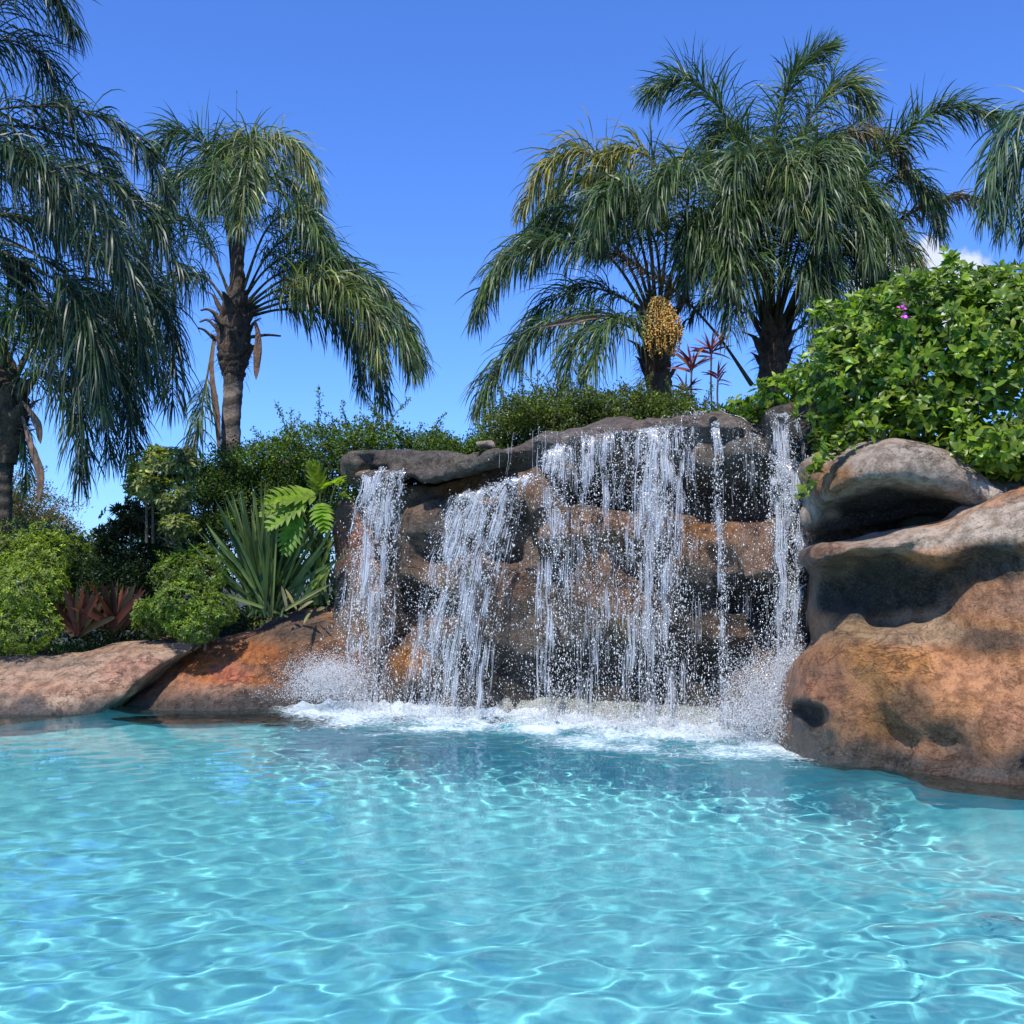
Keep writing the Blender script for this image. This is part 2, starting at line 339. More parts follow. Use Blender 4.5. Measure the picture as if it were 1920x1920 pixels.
# the middle ledges
for a in ((1250, 1000, 130, 44, .06), (1400, 1010, 90, 48, .10), (1080, 1010, 80, 46, .02), (1440, 1075, 60, 70, .10), (1350, 1060, 60, 40, .0)): bul(*a, k=.22, rd=.5)
for a in ((1150, 1110, 75, 60, .10), (1110, 1190, 70, 60, .05), (1230, 1170, 60, 90, .12), (1300, 1080, 40, 50, .02), (1360, 1200, 60, 28, .12), (960, 1130, 60, 70, .08), (1000, 1210, 70, 70, .12)): bul(a[0],a[1],a[2]*1.1,a[3]*1.1,a[4]-.08, k=.3, rd=.42)
for a in ((1410, 1120, 50, 34), (1200, 1070, 34, 20), (1080, 1095, 30, 28), (1300, 1140, 24, 30), (1290, 1250, 30, 40), (1180, 1260, 30, 34), (1050, 1260, 36, 24), (1420, 1180, 44, 22), (960, 1040, 32, 14), (1350,1270,40,30)): CL.H(a[0], a[1], DB(a[0]) + .0, a[2], a[3], .30, k=.14)
# lower skirt down to the water
for px in range(740, 1460, 80): bul(px, 1390, 80, 110, .02 + .08 * math.sin(px), rd=.7, k=.25)
bul(1440, 1330, 92, 92, .42, rd=.55, k=.12)          # the stone the right-hand fall breaks on
bul(1500, 1260, 60, 60, -.1, rd=.6)
# left half: sloping boulders under the ledge
CL.E(965, 925, DB(965) + .02, 115, 46, .7, ang=22, k=.1); CL.E(1010, 960, DB(1010) - .0, 34, 60, .6, ang=10, k=.12)
CL.E(840, 985, DB(840) - .12, 108, 62, .6, ang=14, k=.10); CL.E(880, 935, DB(880) - .02, 62, 30, .5, ang=20, k=.1)
CL.E(800, 1030, DB(800) + .05, 90, 26, .5, k=.1)
CL.H(880, 1046, DB(880) + .02, 110, 13, .30, k=.06); CL.H(800,900,DB(800)+.0,80,26,.4,k=.08)
CL.E(880, 1085, DB(880) - .12, 90, 42, .5, ang=6, k=.12); CL.E(800, 1075, DB(800) - .10, 80, 36, .5, ang=-14, k=.12)
CL.E(850, 1180, DB(850) - .10, 110, 46, .5, ang=16, k=.14); CL.E(720, 1130, DB(720) - .05, 60, 70, .6, k=.14)
CL.H(768, 1108, DB(770) + .0, 52, 13, .35, k=.05); CL.H(812, 1108, DB(812) - .06, 20, 11, .22, k=.04); CL.H(768, 1142, DB(770) - .02, 46, 22, .38, k=.05)
CL.E(790, 1240, DB(790) - .22, 86, 60, .6, ang=36, k=.1); CL.E(700, 1230, DB(700) - .1, 60, 80, .6, k=.15); CL.E(760, 1310, DB(760) - .15, 60, 60, .6, k=.15)
CL.E(900, 1290, DB(900) + .10, 90, 60, .5, k=.15)
# the left column
CL.E(682, 1000, DB(670) + .1, 36, 74, .6, ang=-12, k=.12); CL.E(700, 1080, DB(690) - .02, 40, 70, .6, ang=14, k=.12); CL.E(676, 955, DB(660) + .15, 42, 24, .5, ang=18, k=.08)
CL.E(680, 1180, DB(670), 34, 80, .6, k=.15); CL.H(712, 1000, DB(710) + .0, 24, 50, .3, k=.1); CL.H(706, 1085, DB(706) - .1, 30, 16, .25, k=.06); CL.E(650,1040,DB(640)+.35,22,90,.5,k=.12)
CL.rough([(.42, .03), (.2, .024), (.11, .012)])
cl_blobs = [(1200, 925, 300, 34, DARK, .5), (1200, 822, 290, 44, (.25,.21,.17), .9), (1105, 850, 60, 30, (.34, .25, .17), .6), (1160, 850, 60, 30, BRN, .7),  # first blob paints shade into the undercut below the lip
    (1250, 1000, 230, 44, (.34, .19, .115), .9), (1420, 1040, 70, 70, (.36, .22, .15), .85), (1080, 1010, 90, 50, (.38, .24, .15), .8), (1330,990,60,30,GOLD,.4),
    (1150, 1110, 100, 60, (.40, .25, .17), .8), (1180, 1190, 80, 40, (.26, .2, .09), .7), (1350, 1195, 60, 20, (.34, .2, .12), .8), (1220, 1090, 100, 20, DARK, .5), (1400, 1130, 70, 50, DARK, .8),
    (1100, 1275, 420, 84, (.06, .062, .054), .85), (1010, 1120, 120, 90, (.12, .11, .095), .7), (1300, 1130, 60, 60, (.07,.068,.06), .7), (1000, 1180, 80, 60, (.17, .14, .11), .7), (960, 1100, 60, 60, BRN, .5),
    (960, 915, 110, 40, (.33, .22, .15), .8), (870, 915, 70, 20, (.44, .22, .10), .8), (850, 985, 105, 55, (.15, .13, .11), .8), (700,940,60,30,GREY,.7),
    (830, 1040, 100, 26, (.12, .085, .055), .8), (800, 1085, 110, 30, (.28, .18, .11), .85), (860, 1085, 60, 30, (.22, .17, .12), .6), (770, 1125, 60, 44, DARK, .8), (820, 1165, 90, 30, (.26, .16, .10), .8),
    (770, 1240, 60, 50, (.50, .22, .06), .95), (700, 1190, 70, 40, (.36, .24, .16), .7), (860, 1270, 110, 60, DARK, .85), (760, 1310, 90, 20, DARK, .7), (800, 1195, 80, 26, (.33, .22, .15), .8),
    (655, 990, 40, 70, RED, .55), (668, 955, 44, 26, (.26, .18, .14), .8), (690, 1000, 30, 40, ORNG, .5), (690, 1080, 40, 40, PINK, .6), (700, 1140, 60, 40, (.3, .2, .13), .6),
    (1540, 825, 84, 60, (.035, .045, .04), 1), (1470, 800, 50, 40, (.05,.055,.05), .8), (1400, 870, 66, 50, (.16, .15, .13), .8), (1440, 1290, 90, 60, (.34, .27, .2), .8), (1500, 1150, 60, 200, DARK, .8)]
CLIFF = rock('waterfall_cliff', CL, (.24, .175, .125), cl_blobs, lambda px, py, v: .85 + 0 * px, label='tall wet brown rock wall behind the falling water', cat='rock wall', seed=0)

# --- the thin dark ledge at the upper left, its knob and the pale stone on it
S = Solid((-2.8, 11.3, 2.0), (.3, 14.6, 3.1), .028, 5, warp=.05, wcell=.4)
def LD(px): return DB(px) - .28
S.E(672, 880, LD(668) + .1, 36, 30, .6, k=.1); S.E(700, 866, LD(690) + .15, 64, 20, .8, k=.1)
for px in range(690, 960, 24):
    y = float(np.interp(px, [680, 720, 800, 860, 900, 960], [903, 896, 893, 884, 872, 862])); th = float(np.interp(px, [690, 760, 850, 940], [7, 12, 14, 15]))
    S.B(px, y + 4 + 4 * math.sin(px * .071), LD(px) + .0 + .14 * math.sin(px * .043), 20, th * (1 + .25 * math.sin(px * .11)), .9, rad=.09, k=.12, ang=4)
for px in range(700, 900, 24):
    y = float(np.interp(px, [700, 760, 840, 900], [856, 852, 862, 868])); S.B(px, y + 8, LD(px) + .42, 22, 8, .7, rad=.07, k=.1, ang=-3)
for px in range(690, 950, 24): S.B(px, float(np.interp(px, [690, 800, 940], [880, 878, 868])), LD(px) + .32, 24, 14, .8, rad=.06, k=.08)
S.rough([(.3, .014), (.12, .010), (.07, .005)])
rock('rock_ledge', S, (.12, .105, .085), [(675, 880, 34, 30, (.30, .20, .13), .8), (730, 852, 90, 12, (.13,.115,.10), .8), (720, 894, 44, 10, (.33, .26, .22), .7), (850,890,100,12,(.12,.10,.09),.6)],
     lambda px, py, v: .55 * smooth(py, 880, 900), label='thin dark overhanging rock ledge above the left fall', cat='rock', seed=1)
S = Solid((-.75, 11.95, 2.6), (.2, 13.1, 3.4), .02, 6, warp=.02, wcell=.15); S.B(909, 836, 12.3, 23, 13, .16, rad=.06); S.rough([(.1, .01)])
rock('boulder', S, (.36, .28, .23), [], lambda px, py, v: 0 * px, label='small pale pinkish stone sitting on top of the ledge', cat='rock')

# --- the right-hand rocks
h = .034
S = Solid((2.2, 7.6, 1.3), (5.6, 11.8, 3.4), h, 7, warp=.06, wcell=.4)
S.E(1690, 915, 8.95, 178, 84, .95, ang=-8, k=.12); S.E(1600, 915, 9.0, 86, 62, .8, ang=10, k=.12); S.E(1820, 950, 8.9, 130, 62, 1.0, ang=-14, k=.12); S.E(1950, 1000, 8.9, 150, 80, 1.2, k=.2); S.E(1660, 860, 9.3, 90, 30, .8, k=.1)
S.E(1545, 955, 9.35, 42, 34, .6, ang=30, k=.08); S.E(1700,1010,10.0,200,60,.8,k=.1)
for a in ((1640, 962, 9.05, 98, 44, .85), (1735, 972, 8.95, 95, 38, .8), (1805, 976, 8.9, 52, 20, .6), (1590, 955, 9.05, 48, 38, .6)): S.H(*a, k=.05)
S.rough([(.4, .024), (.18, .018), (.09, .008)])
rock('boulder', S, (.46, .37, .29), [(1560, 900, 60, 40, (.40, .21, .10), .85), (1640, 1010, 300, 60, (.03, .028, .024), .9), (1700, 850, 120, 24, PALE, .6), (1650, 945, 130, 38, (.02,.02,.018), .95), (1790, 965, 80, 26, (.03,.028,.025), .9), (1880, 930, 80, 34, PALE, .6), (1740, 890, 110, 30, (.36, .30, .25), .6)],  # near-black blobs: dark algae plus painted shade inside the hollow
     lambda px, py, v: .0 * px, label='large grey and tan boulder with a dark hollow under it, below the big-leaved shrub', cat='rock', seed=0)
S = Solid((1.9, 7.0, -.8), (6.2, 10.9, 2.35), h, 8, warp=.07, wcell=.45)
# upper ledge
S.E(1720, 1055, 8.75, 190, 58, .9, ang=4, k=.07); S.E(1850, 1010, 8.3, 150, 70, 1.2, ang=22, k=.08); S.E(1560, 1048, 9.1, 64, 34, .6, ang=-14, k=.05); S.E(1960, 1000, 8.0, 140, 90, 1.4, ang=12, k=.2)
S.E(1640, 1026, 8.85, 110, 22, .8, ang=6, k=.08)
# right body
S.E(1870, 1120, 8.25, 120, 110, 1.2, k=.18); S.E(1960, 1180, 7.85, 150, 170, 1.4, k=.2); S.E(1800, 1170, 8.5, 70, 90, 1.0, k=.15)
S.E(1600, 1130, 9.35, 100, 90, .7, k=.15); S.E(1700, 1130, 9.25, 100, 90, .8, k=.15)
# lower bulges down into the pool
S.E(1600, 1240, 8.95, 110, 66, .9, ang=12, k=.2); S.E(1560, 1320, 8.95, 88, 100, .8, k=.2); S.E(1700, 1290, 8.5, 130, 110, 1.2, k=.22); S.E(1850, 1330, 7.95, 170, 120, 1.5, k=.25); S.E(1640, 1400, 8.7, 110, 90, 1.2, k=.25); S.E(1960, 1300, 7.6, 130, 150, 1.4, k=.25)
S.E(1800, 1470, 7.9, 180, 90, 1.5, k=.25); S.E(1550, 1420, 9.05, 80, 90, .8, k=.2); S.E(1980, 1500, 7.5, 150, 90, 1.5, k=.25); S.E(1680,1215,9.0,80,40,.8,k=.15)
# hollows
S.H(1620, 1108, 8.95, 88, 62, .8, k=.08); S.H(1710, 1105, 8.75, 62, 70, .62, k=.1); S.H(1560, 1110, 9.05, 50, 52, .5, k=.1); S.H(1555, 1052, 9.05, 24, 16, .2, k=.04); S.H(1830, 1212, 8.3, 22, 10, .25, k=.06)
S.H(1900, 1120, 8.0, 34, 22, .25, k=.1); S.H(1850, 1040, 8.2, 50, 20, .2, k=.12)
S.H(1512, 1338, 9.25, 34, 17, .5, k=.02); S.H(1665, 1300, 8.38, 24, 90, .2, k=.25); S.H(1780, 1200, 8.25, 30, 60, .2, k=.12)
S.rough([(.4, .028), (.18, .018), (.09, .008)])
rock('boulder', S, (.50, .25, .13), [(1700, 1010, 190, 36, (.52, .42, .33), .95), (1880, 975, 130, 56, (.58,.48,.38), .95), (1655, 1105, 150, 84, (.035, .04, .032), .95), (1560, 1060, 50, 30, (.26, .19, .12), .6), (1850, 1055, 110, 50, (.07, .06, .048), .9), (1880, 1130, 100, 40, (.36, .21, .14), .8),  # blob under the overhang: algae colour deepened to paint in its shade
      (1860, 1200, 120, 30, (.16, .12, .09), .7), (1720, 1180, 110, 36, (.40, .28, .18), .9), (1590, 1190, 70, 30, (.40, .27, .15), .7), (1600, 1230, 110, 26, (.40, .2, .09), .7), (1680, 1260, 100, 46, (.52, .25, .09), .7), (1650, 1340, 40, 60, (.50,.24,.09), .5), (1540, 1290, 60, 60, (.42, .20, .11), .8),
      (1715, 1320, 50, 56, (.16, .095, .06), .6), (1790, 1375, 100, 46, (.24, .16, .11), .6), (1830, 1270, 110, 50, (.54, .28, .16), .8), (1900, 1360, 90, 60, (.38, .2, .13), .7), (1650, 1430, 110, 30, (.10, .085, .07), .8), (1530, 1390, 50, 36, MOSS, .8), (1512, 1340, 44, 26, (.06,.06,.055), .9), (1860, 1450, 110, 14, (.42,.38,.33), .8), (1450,1100,80,120,DARK,.7)],  # the small hole gets its inner shade as a dark blob
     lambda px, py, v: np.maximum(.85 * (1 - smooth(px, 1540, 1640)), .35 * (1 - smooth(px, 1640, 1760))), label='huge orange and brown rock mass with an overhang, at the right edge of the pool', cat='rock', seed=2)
RIGHT = S

# ------------------------------------------------------------------ pool and ground
def edge(x): return np.interp(x, [-30, -6, -3, -1.6, 0, 1.5, 2.7, 3.6, 5, 9, 30], [13.9, 13.9, 13.9, 13.7, 12.6, 11.6, 10.6, 8.7, 8.0, 7.0, 6.0])
def sheet(name, X, Y, Z, attrs=None):
    ny, nx = X.shape; idx = np.arange(nx * ny).reshape(ny, nx)
    f = np.stack([idx[:-1, :-1], idx[:-1, 1:], idx[1:, 1:], idx[1:, :-1]], -1).reshape(-1, 4)
    return mesh(name, np.stack([X, Y, Z], -1).reshape(-1, 3), f, attrs)
X, Y = np.meshgrid(np.linspace(-12, 10, 110), np.linspace(-6, 15, 105))
dist = edge(X) - Y
Z = -1.15 - .85 * smooth(Y, 3.5, 8.5) + 2.2 * (1 - smooth(dist, .0, 1.3)) ** 1.3
Z = np.where(dist < -.55, -1.6, Z); Z = np.where((Y < -5.6) | (X < -11.7) | (X > 9.7), .3, Z)
M = Mat('pool_plaster'); c = M.mix(M.ramp(M.noise(1.2, 4), .3, .7), (.20, .545, .575, 1), (.23, .575, .605, 1))
edgeh = M.ramp(M.n('SeparateXYZ', i0=M.pos()).outputs[2], -.55, -.15)
c = M.mix(edgeh, c, M.mix(M.ramp(M.noise(6, 4), .4, .6), (.14, .16, .13, 1), (.24, .24, .20, 1)))
fl = link('pool_floor', sheet('pool_floor', X, Y, Z), M.surf(M.n('BsdfPrincipled', Base_Color=c, Roughness=.7)), kind='structure')
fl.cycles.is_caustics_receiver = True
# water surface
rng = np.random.default_rng(5)
ys = np.concatenate([np.linspace(-5.5, 2.2, 30)[:-1], np.linspace(2.2, 8, 280)[:-1], np.linspace(8, 14.2, 190)])
xs = np.concatenate([np.linspace(-11.6, -6.2, 30)[:-1], np.linspace(-6.2, 4.8, 390), np.linspace(4.8, 9.6, 25)[1:]])
X, Y = np.meshgrid(xs, ys); Z = np.zeros_like(X)
gust = 1 + .25 * np.sin(X * .9 + Y * .5) * np.sin(Y * .8 - X * .3 + 1)
for i in range(110):
    lam = rng.uniform(.085, .5); k = 2 * PI / lam; th = rng.normal(1.9, .9)
    a = .00027 * (lam / .3) ** 1.25
    Z += a * np.sin(k * (X * math.cos(th) + Y * math.sin(th)) + rng.uniform(0, 6.28))
Z *= gust * (1 - .72 * smooth(Y, 3.8, 7.0)) * 1.35
imp = lambda x: np.interp(x, [-2.6, -2, -1, 0, 1, 2, 2.6, 3], [12.9, 12.8, 12.3, 12.0, 11.6, 11.0, 10.3, 9.9])     # where the falls land
dl = imp(X) - Y; xin = smooth(X, -3.2, -2.4) * (1 - smooth(X, 2.7, 3.3)); ch = xin * np.exp(-np.maximum(dl, 0) / 1.1)
for i in range(40):
    lam = rng.uniform(.07, .4); k = 2 * PI / lam; th = rng.uniform(0, 6.28); Z += ch * .0030 * (lam / .2) * np.sin(k * (X * math.cos(th) + Y * math.sin(th)) + rng.uniform(0, 6.28))
WZ = Z.copy()
M = Mat('pool_water'); nb = M.n('Bump', Strength=.10, Distance=.02, Height=M.noise(16, 3, .55))
fr = M.n('Fresnel', IOR=1.33)
rf = M.n('BsdfRefraction', IOR=1.33, Roughness=0.0, Color=(.84, .975, .985, 1)); gl = M.n('BsdfGlossy', Roughness=.02)
mx = M.n('MixShader', i0=fr, i1=rf, i2=gl)
water = link('pool_water', sheet('pool_water', X, Y, Z), M.surf(mx), kind='structure'); water.cycles.is_caustics_caster = True
def water_z(x, y):
    ix = np.interp(x, xs, np.arange(len(xs))).astype(int); iy = np.interp(y, ys, np.arange(len(ys))).astype(int); return WZ[iy, ix]
# ground: one sheet, sunk below the pool, rising behind the bank and the cliff
def ghz(x, y):
    back = y - edge(x) - .9
    hgt = .55 + .62 * smooth(x, -5.2, -3.4) + .85 * smooth(x, -2.8, -1.6) + 1.0 * smooth(x, .5, 2.4)
    return np.where(back < 0, -3.2, 0) + np.where(back < 0, 0, hgt * smooth(back, -.2, .6) - .15) 
X, Y = np.meshgrid(np.concatenate([np.linspace(-900, -14, 14)[:-1], np.linspace(-14, 14, 90), np.linspace(14, 900, 14)[1:]]), np.concatenate([np.linspace(-900, -7, 10)[:-1], np.linspace(-7, 26, 110), np.linspace(26, 1500, 16)[1:]]))
Z = ghz(X, Y); Z = np.where((np.abs(X) > 12.2) | (Y < -6.2), .35, Z); far = smooth(Y, 20, 30); Z = Z * (1 - far) + .6 * far
M = Mat('planted_soil'); c = M.mix(M.ramp(M.noise(3, 6), .4, .62), (.035, .028, .02, 1), (.03, .05, .018, 1)); c = M.mix(M.ramp(M.noise(30, 3), .55, .7), c, (.07, .055, .035, 1))
link('ground', sheet('ground', X, Y, Z), M.surf(M.n('BsdfPrincipled', Base_Color=c, Roughness=.95, Normal=M.n('Bump', Strength=.8, Distance=.05, Height=M.noise(12, 6)))), kind='structure')

# ------------------------------------------------------------------ falling water
M = Mat('falling_water')
df = M.n('BsdfDiffuse', Color=(.95, .95, .95, 1)); tr = M.n('BsdfTranslucent', Color=(.95, .96, .97, 1)); gs = M.n('BsdfGlossy', Roughness=.12)
a = M.n('MixShader', i0=.4, i1=df, i2=tr); a = M.n('MixShader', i0=.14, i1=a, i2=gs)
MWAT = M.surf(a)
M = Mat('water_thread'); df = M.n('BsdfDiffuse', Color=(.95, .95, .95, 1)); tr = M.n('BsdfTranslucent', Color=(.95, .96, .97, 1)); gs = M.n('BsdfGlossy', Roughness=.1)
a = M.n('MixShader', i0=.4, i1=df, i2=tr); a = M.n('MixShader', i0=.25, i1=a, i2=gs); MTHR = M.surf(M.n('MixShader', i0=.72, i1=M.n('BsdfTransparent'), i2=a))
M = Mat('falling_film'); df = M.n('BsdfDiffuse', Color=(.80, .86, .93, 1)); gs = M.n('BsdfGlossy', Roughness=.1); a = M.n('MixShader', i0=.3, i1=df, i2=gs)
al = M.ramp(M.noise(26, 4, .6, vec=M.n('VectorMath', _operation='MULTIPLY', i0=M.pos(), i1=(1, 1, .16)).outputs[0]), .42, .62, 0, .8)
MFILM = M.surf(M.n('MixShader', i0=al, i1=M.n('BsdfTransparent'), i2=a))
def simulate(p, v, steps=110, dt=.0095, rng=None, solids=None, wild=.5, film=.0):
    n = len(p); path = np.empty((steps, n, 3), np.float32); vel = np.empty((steps, n, 3), np.float32); hit = np.zeros(n, bool); hits = np.zeros((steps, n), bool)
    p = p.copy(); v = v.copy()
    for s in range(steps):
        path[s] = p; vel[s] = v; hits[s] = hit
        v[:, 2] -= 9.8 * dt; v *= 1 - .35 * dt; p = p + v * dt
        for S in solids:
            d = S.sample(p); m = d < .012
            if m.any():
                i = np.where(m)[0]; nn = S.normal(p[i]); p[i] += nn * np.clip(.016 - d[i], 0, .2)[:, None]
                vn = (v[i] * nn).sum(1); bad = vn < 0; sp = np.linalg.norm(v[i], axis=1)
                vt = v[i] - nn * vn[:, None]
                kick = rng.random(len(i)) < .25; bounce = np.where(kick, rng.uniform(.1, .42, len(i)), .02) * -vn
                jit = rng.standard_normal((len(i), 3)) * (sp * wild * np.where(kick, .26, .03))[:, None]
                new = vt * .90 + nn * bounce[:, None] + jit * (hit[i] < 2)[:, None]
                v[i] = np.where(bad[:, None], new, v[i]); hit[i] = True
    return path, vel, hits
def drops_mesh(name, p, vdir, r, stretch):
    O = np.array([(1, 0, 0), (-.5, .87, 0), (-.5, -.87, 0), (0, 0, 1), (0, 0, -1)], float)
    F = np.array([(0, 1, 3), (1, 2, 3), (2, 0, 3), (1, 0, 4), (2, 1, 4), (0, 2, 4)])
    w = vdir / (np.linalg.norm(vdir, axis=1, keepdims=True) + 1e-9); u = np.cross(w, (0.3, 1, .1)); u /= np.linalg.norm(u, axis=1, keepdims=True) + 1e-9; t = np.cross(w, u)
    n = len(p); jit = 1 + .35 * RNG.standard_normal((n, 5)); jit = np.clip(jit, .4, 1.8)
    V_ = p[:, None] + r[:, None, None] * jit[..., None] * (O[None, :, 0:1] * u[:, None] + O[None, :, 1:2] * t[:, None] + O[None, :, 2:3] * w[:, None] * stretch[:, None, None])
    return mesh(name, V_.reshape(-1, 3), (F[None] + 5 * np.arange(n)[:, None, None]).reshape(-1, 3))
def tubes_mesh(name, paths, rad, sides=3):    # paths (n, s, 3), rad (n, s)
    n, s = rad.shape; T = np.gradient(paths, axis=1); T /= np.linalg.norm(T, axis=2, keepdims=True) + 1e-9
    U = np.cross(T, (.1, 1, .05)); U /= np.linalg.norm(U, axis=2, keepdims=True) + 1e-9; W = np.cross(T, U)
    a = np.arange(sides) * 2 * PI / sides
    V_ = paths[:, :, None] + rad[:, :, None, None] * (np.cos(a)[:, None] * U[:, :, None] + np.sin(a)[:, None] * W[:, :, None])
    idx = np.arange(n * s * sides).reshape(n, s, sides); q = np.stack([idx[:, :-1], np.roll(idx[:, :-1], -1, 2), np.roll(idx[:, 1:], -1, 2), idx[:, 1:]], -1)
    keep = (rad[:, :-1] + rad[:, 1:]) > .0012; q = q[keep]
    return mesh(name, V_.reshape(-1, 3), q.reshape(-1, 4))
SOL = [CL, RIGHT]
def fall(strands, nd, label, group, vy=-.55, vx=0, wild=.5, seed=0, film=None, dr=(.0020, .0054), sp=1.0):
    """strands: (px, py of the lip, distance, half width px, weight, thickness)"""
    rng = np.random.default_rng(seed); st = np.array(strands, float); w = st[:, 4] / st[:, 4].sum()
    def seedp(n, spread):
        k = rng.choice(len(st), n, p=w); px = st[k, 0] + rng.standard_normal(n) * st[k, 3] * spread
        p = np.array([P(a, b, c) for a, b, c in zip(px, st[k, 1], st[k, 2])]); return p, k
    e = empty('waterfall', P(st[0, 0], st[0, 1], st[0, 2]), label=label, cat='waterfall', group=group)
    # droplets: each is caught at a random moment of its fall
    p, k = seedp(nd, 1.0); clump = rng.standard_normal((nd, 3)) * .03
    v = np.stack([vx + rng.normal(0, .24 * sp, nd), vy * rng.uniform(.5, 1.4, nd), rng.normal(-.15, .15, nd)], 1); p += clump * (.5, .6, .4)
    path, vel, hits = simulate(p, v, rng=rng, solids=SOL, wild=wild)
    t = (rng.random(nd) ** .8 * len(path)).astype(int).clip(0, len(path) - 1)
    q = path[t, np.arange(nd)]; vv = vel[t, np.arange(nd)]; ok = (q[:, 2] > .0)
    q, vv = q[ok], vv[ok]; n = len(q); spd = np.linalg.norm(vv, axis=1)
    # surface tension gathers the drops in clots
    wob = np.stack([vnoise(q * (1, 1, .35), 11, i) for i in range(3)], 1); q = q + wob * .030
    r = rng.uniform(dr[0], dr[1], n) * np.exp(rng.normal(-.22, .55, n)); r = np.minimum(r, .0085)
    link('droplets', drops_mesh('droplets', q, vv, r, 1 + .22 * spd * rng.uniform(.2, 1, n)), MWAT, e, kind='stuff')
    # strands of unbroken water
    ns = int(46 * len(st)); p, k = seedp(ns, .8); th = st[k, 5]
    v = np.stack([vx + rng.normal(0, .11 * sp, ns), vy * rng.uniform(.75, 1.1, ns), rng.normal(-.1, .05, ns)], 1)
    path, vel, hits = simulate(p, v, rng=rng, solids=SOL, wild=wild * .35, steps=96)
    path = np.swapaxes(path, 0, 1); hh = np.swapaxes(hits, 0, 1); age = np.arange(path.shape[1]) / 96
    fl_ = path.reshape(-1, 3); nn = (vnoise(fl_ * (3, 3, .9), 4, 0) + .8 * vnoise(fl_ * (2, 2, .8), 14, 1)).reshape(path.shape[:2])
    path = path + .013 * np.stack([vnoise(fl_ * (1, 1, .7), 7, i) for i in range(3)], 1).reshape(path.shape) * np.clip(age * 4, 0, 1)[None, :, None]
    rad = th[:, None] * .0030 * np.clip(.55 + .85 * nn - age[None] * 1.0, 0, 1.7) * np.clip(.35 + age[None] * 5, 0, 1) * np.exp(rng.normal(-.15, .35, (ns, 1))) * (path[..., 2] > -.02)
    rad[:, 0] = 0; path, rad = path[:, ::2], rad[:, ::2]
    link('water_strands', tubes_mesh('water_strands', path, rad), MTHR, e, kind='stuff')
    return e
G = 'streams of water falling over the rock wall'
lip = lambda px: float(np.interp(px, [940, 985, 1050, 1115, 1200, 1290, 1350, 1400], [872, 850, 832, 812, 800, 796, 798, 800]))
LF = lambda px: DB(px) - .18
fall([(704, 884, LD(704) - .03, 9, 1.2, 1), (722, 882, LD(722) - .03, 9, 1.2, 1), (742, 882, LD(742) - .03, 6, .8, 1), (758, 884, LD(758) - .03, 2.5, .45, 1.0)], 17000,
     'leftmost stream, pouring off the thin ledge and splashing onto the orange slab', G, vx=-.36, seed=1, vy=-.3, wild=.8)
fall([(px, 925 - (px - 880) * .30, DB(px) - .30, 9, w_, .9) for px, w_ in ((880, .7), (900, 1.2), (925, 1), (950, .8), (975, .7), (1000, .5))], 23000,
     'second stream, sliding down the sloping boulder and breaking into fine spray', G, vx=-.95, seed=2, wild=1.3, vy=-.35)
cs = [(1034, 7, 1.3, 1.1), (1048, 5, 1.1, 1), (1062, 6, .6, .8), (1098, 6, .9, .9), (1112, 3, .4, .7), (1135, 7, .7, .8), (1150, 3, .3, .7), (1170, 3, .25, .6), (1204, 6, 1.0, .8), (1222, 7, 1.8, 1.3), (1236, 6, 1.8, 1.3), (1250, 5, 1.0, 1.2), (1266, 3, .5, 1), (1282, 4, .5, 1), (1298, 2.5, .35, .8), (1180, 95, 3.2, .45), (1398, 26, .9, .3)]
fall([(px, lip(px) + 4, LF(px) + .04, hw, w_, th) for px, hw, w_, th in cs], 41000,
     'wide central curtain of many strands falling from the highest rock lip', G, seed=3, vx=-.07, wild=.8)
fall([(1340, 802, LF(1340) + .02, 2.6, 1, 1.1), (1347, 802, LF(1347) + .02, 1.2, .35, .9)], 3600, 'single thin vertical stream just right of the central curtain', G, seed=4, vy=-.5, wild=.3, sp=.12)
fall([(1456, 778, DB(1456) - .12, 7, 1.1, .9), (1470, 775, DB(1470) - .12, 6, .8, .8), (1492, 776, DB(1492) - .1, 2.5, .2, .7), (1452, 850, DB(1452) - .22, 9, 1.6, 1.2), (1472, 862, DB(1472) - .2, 10, 1.5, 1.2), (1488, 870, DB(1488) - .2, 8, .8, 1)], 17000,
     'rightmost stream, dropping beside the big boulder onto a rounded stone', G, seed=5, vy=-.5, vx=.0, sp=.6)
# spray and foam where the water lands
rng = np.random.default_rng(9)
def spray(n, px, py, d, rx, rz, rd, label, vy=0):
    c = P(px, py, d); q = rng.standard_normal((n, 3)); q = c + q * (rx, rd, rz)
    keep = q[:, 2] > .0; q = q[keep]; 
    return q, rng.standard_normal((len(q), 3)) + (0, -.4, .6)
qs = []
for (px, py, d, rx, rz, rd, n) in ((612, 1268, 12.55, .22, .12, .15, 10500), (655, 1290, 12.6, .22, .14, .15, 3600), (590, 1300, 12.4, .28, .06, .12, 1600), (1440, 1290, 10.15, .22, .18, .14, 8500), (1400, 1345, 10.1, .26, .10, .12, 5000), (1465, 1350, 9.95, .16, .14, .1, 2400), (1480, 1240, 10.1, .08, .12, .1, 1400)):
    qs.append(spray(n, px, py, d, rx, rz, rd, '')[0])
for x0, den_ in ((-1.55, 2200), (-.75, 3000), (-.45, 1500), (.35, 3600), (.9, 2500), (1.3, 4600), (1.6, 2400), (1.95, 2400), (2.25, 2600)):
    n = den_; x = x0 + rng.standard_normal(n) * .24; h_ = rng.exponential(.06, n) + .01; y = imp(x) - .15 + rng.standard_normal(n) * .28; qs.append(np.stack([x, y, h_], 1))
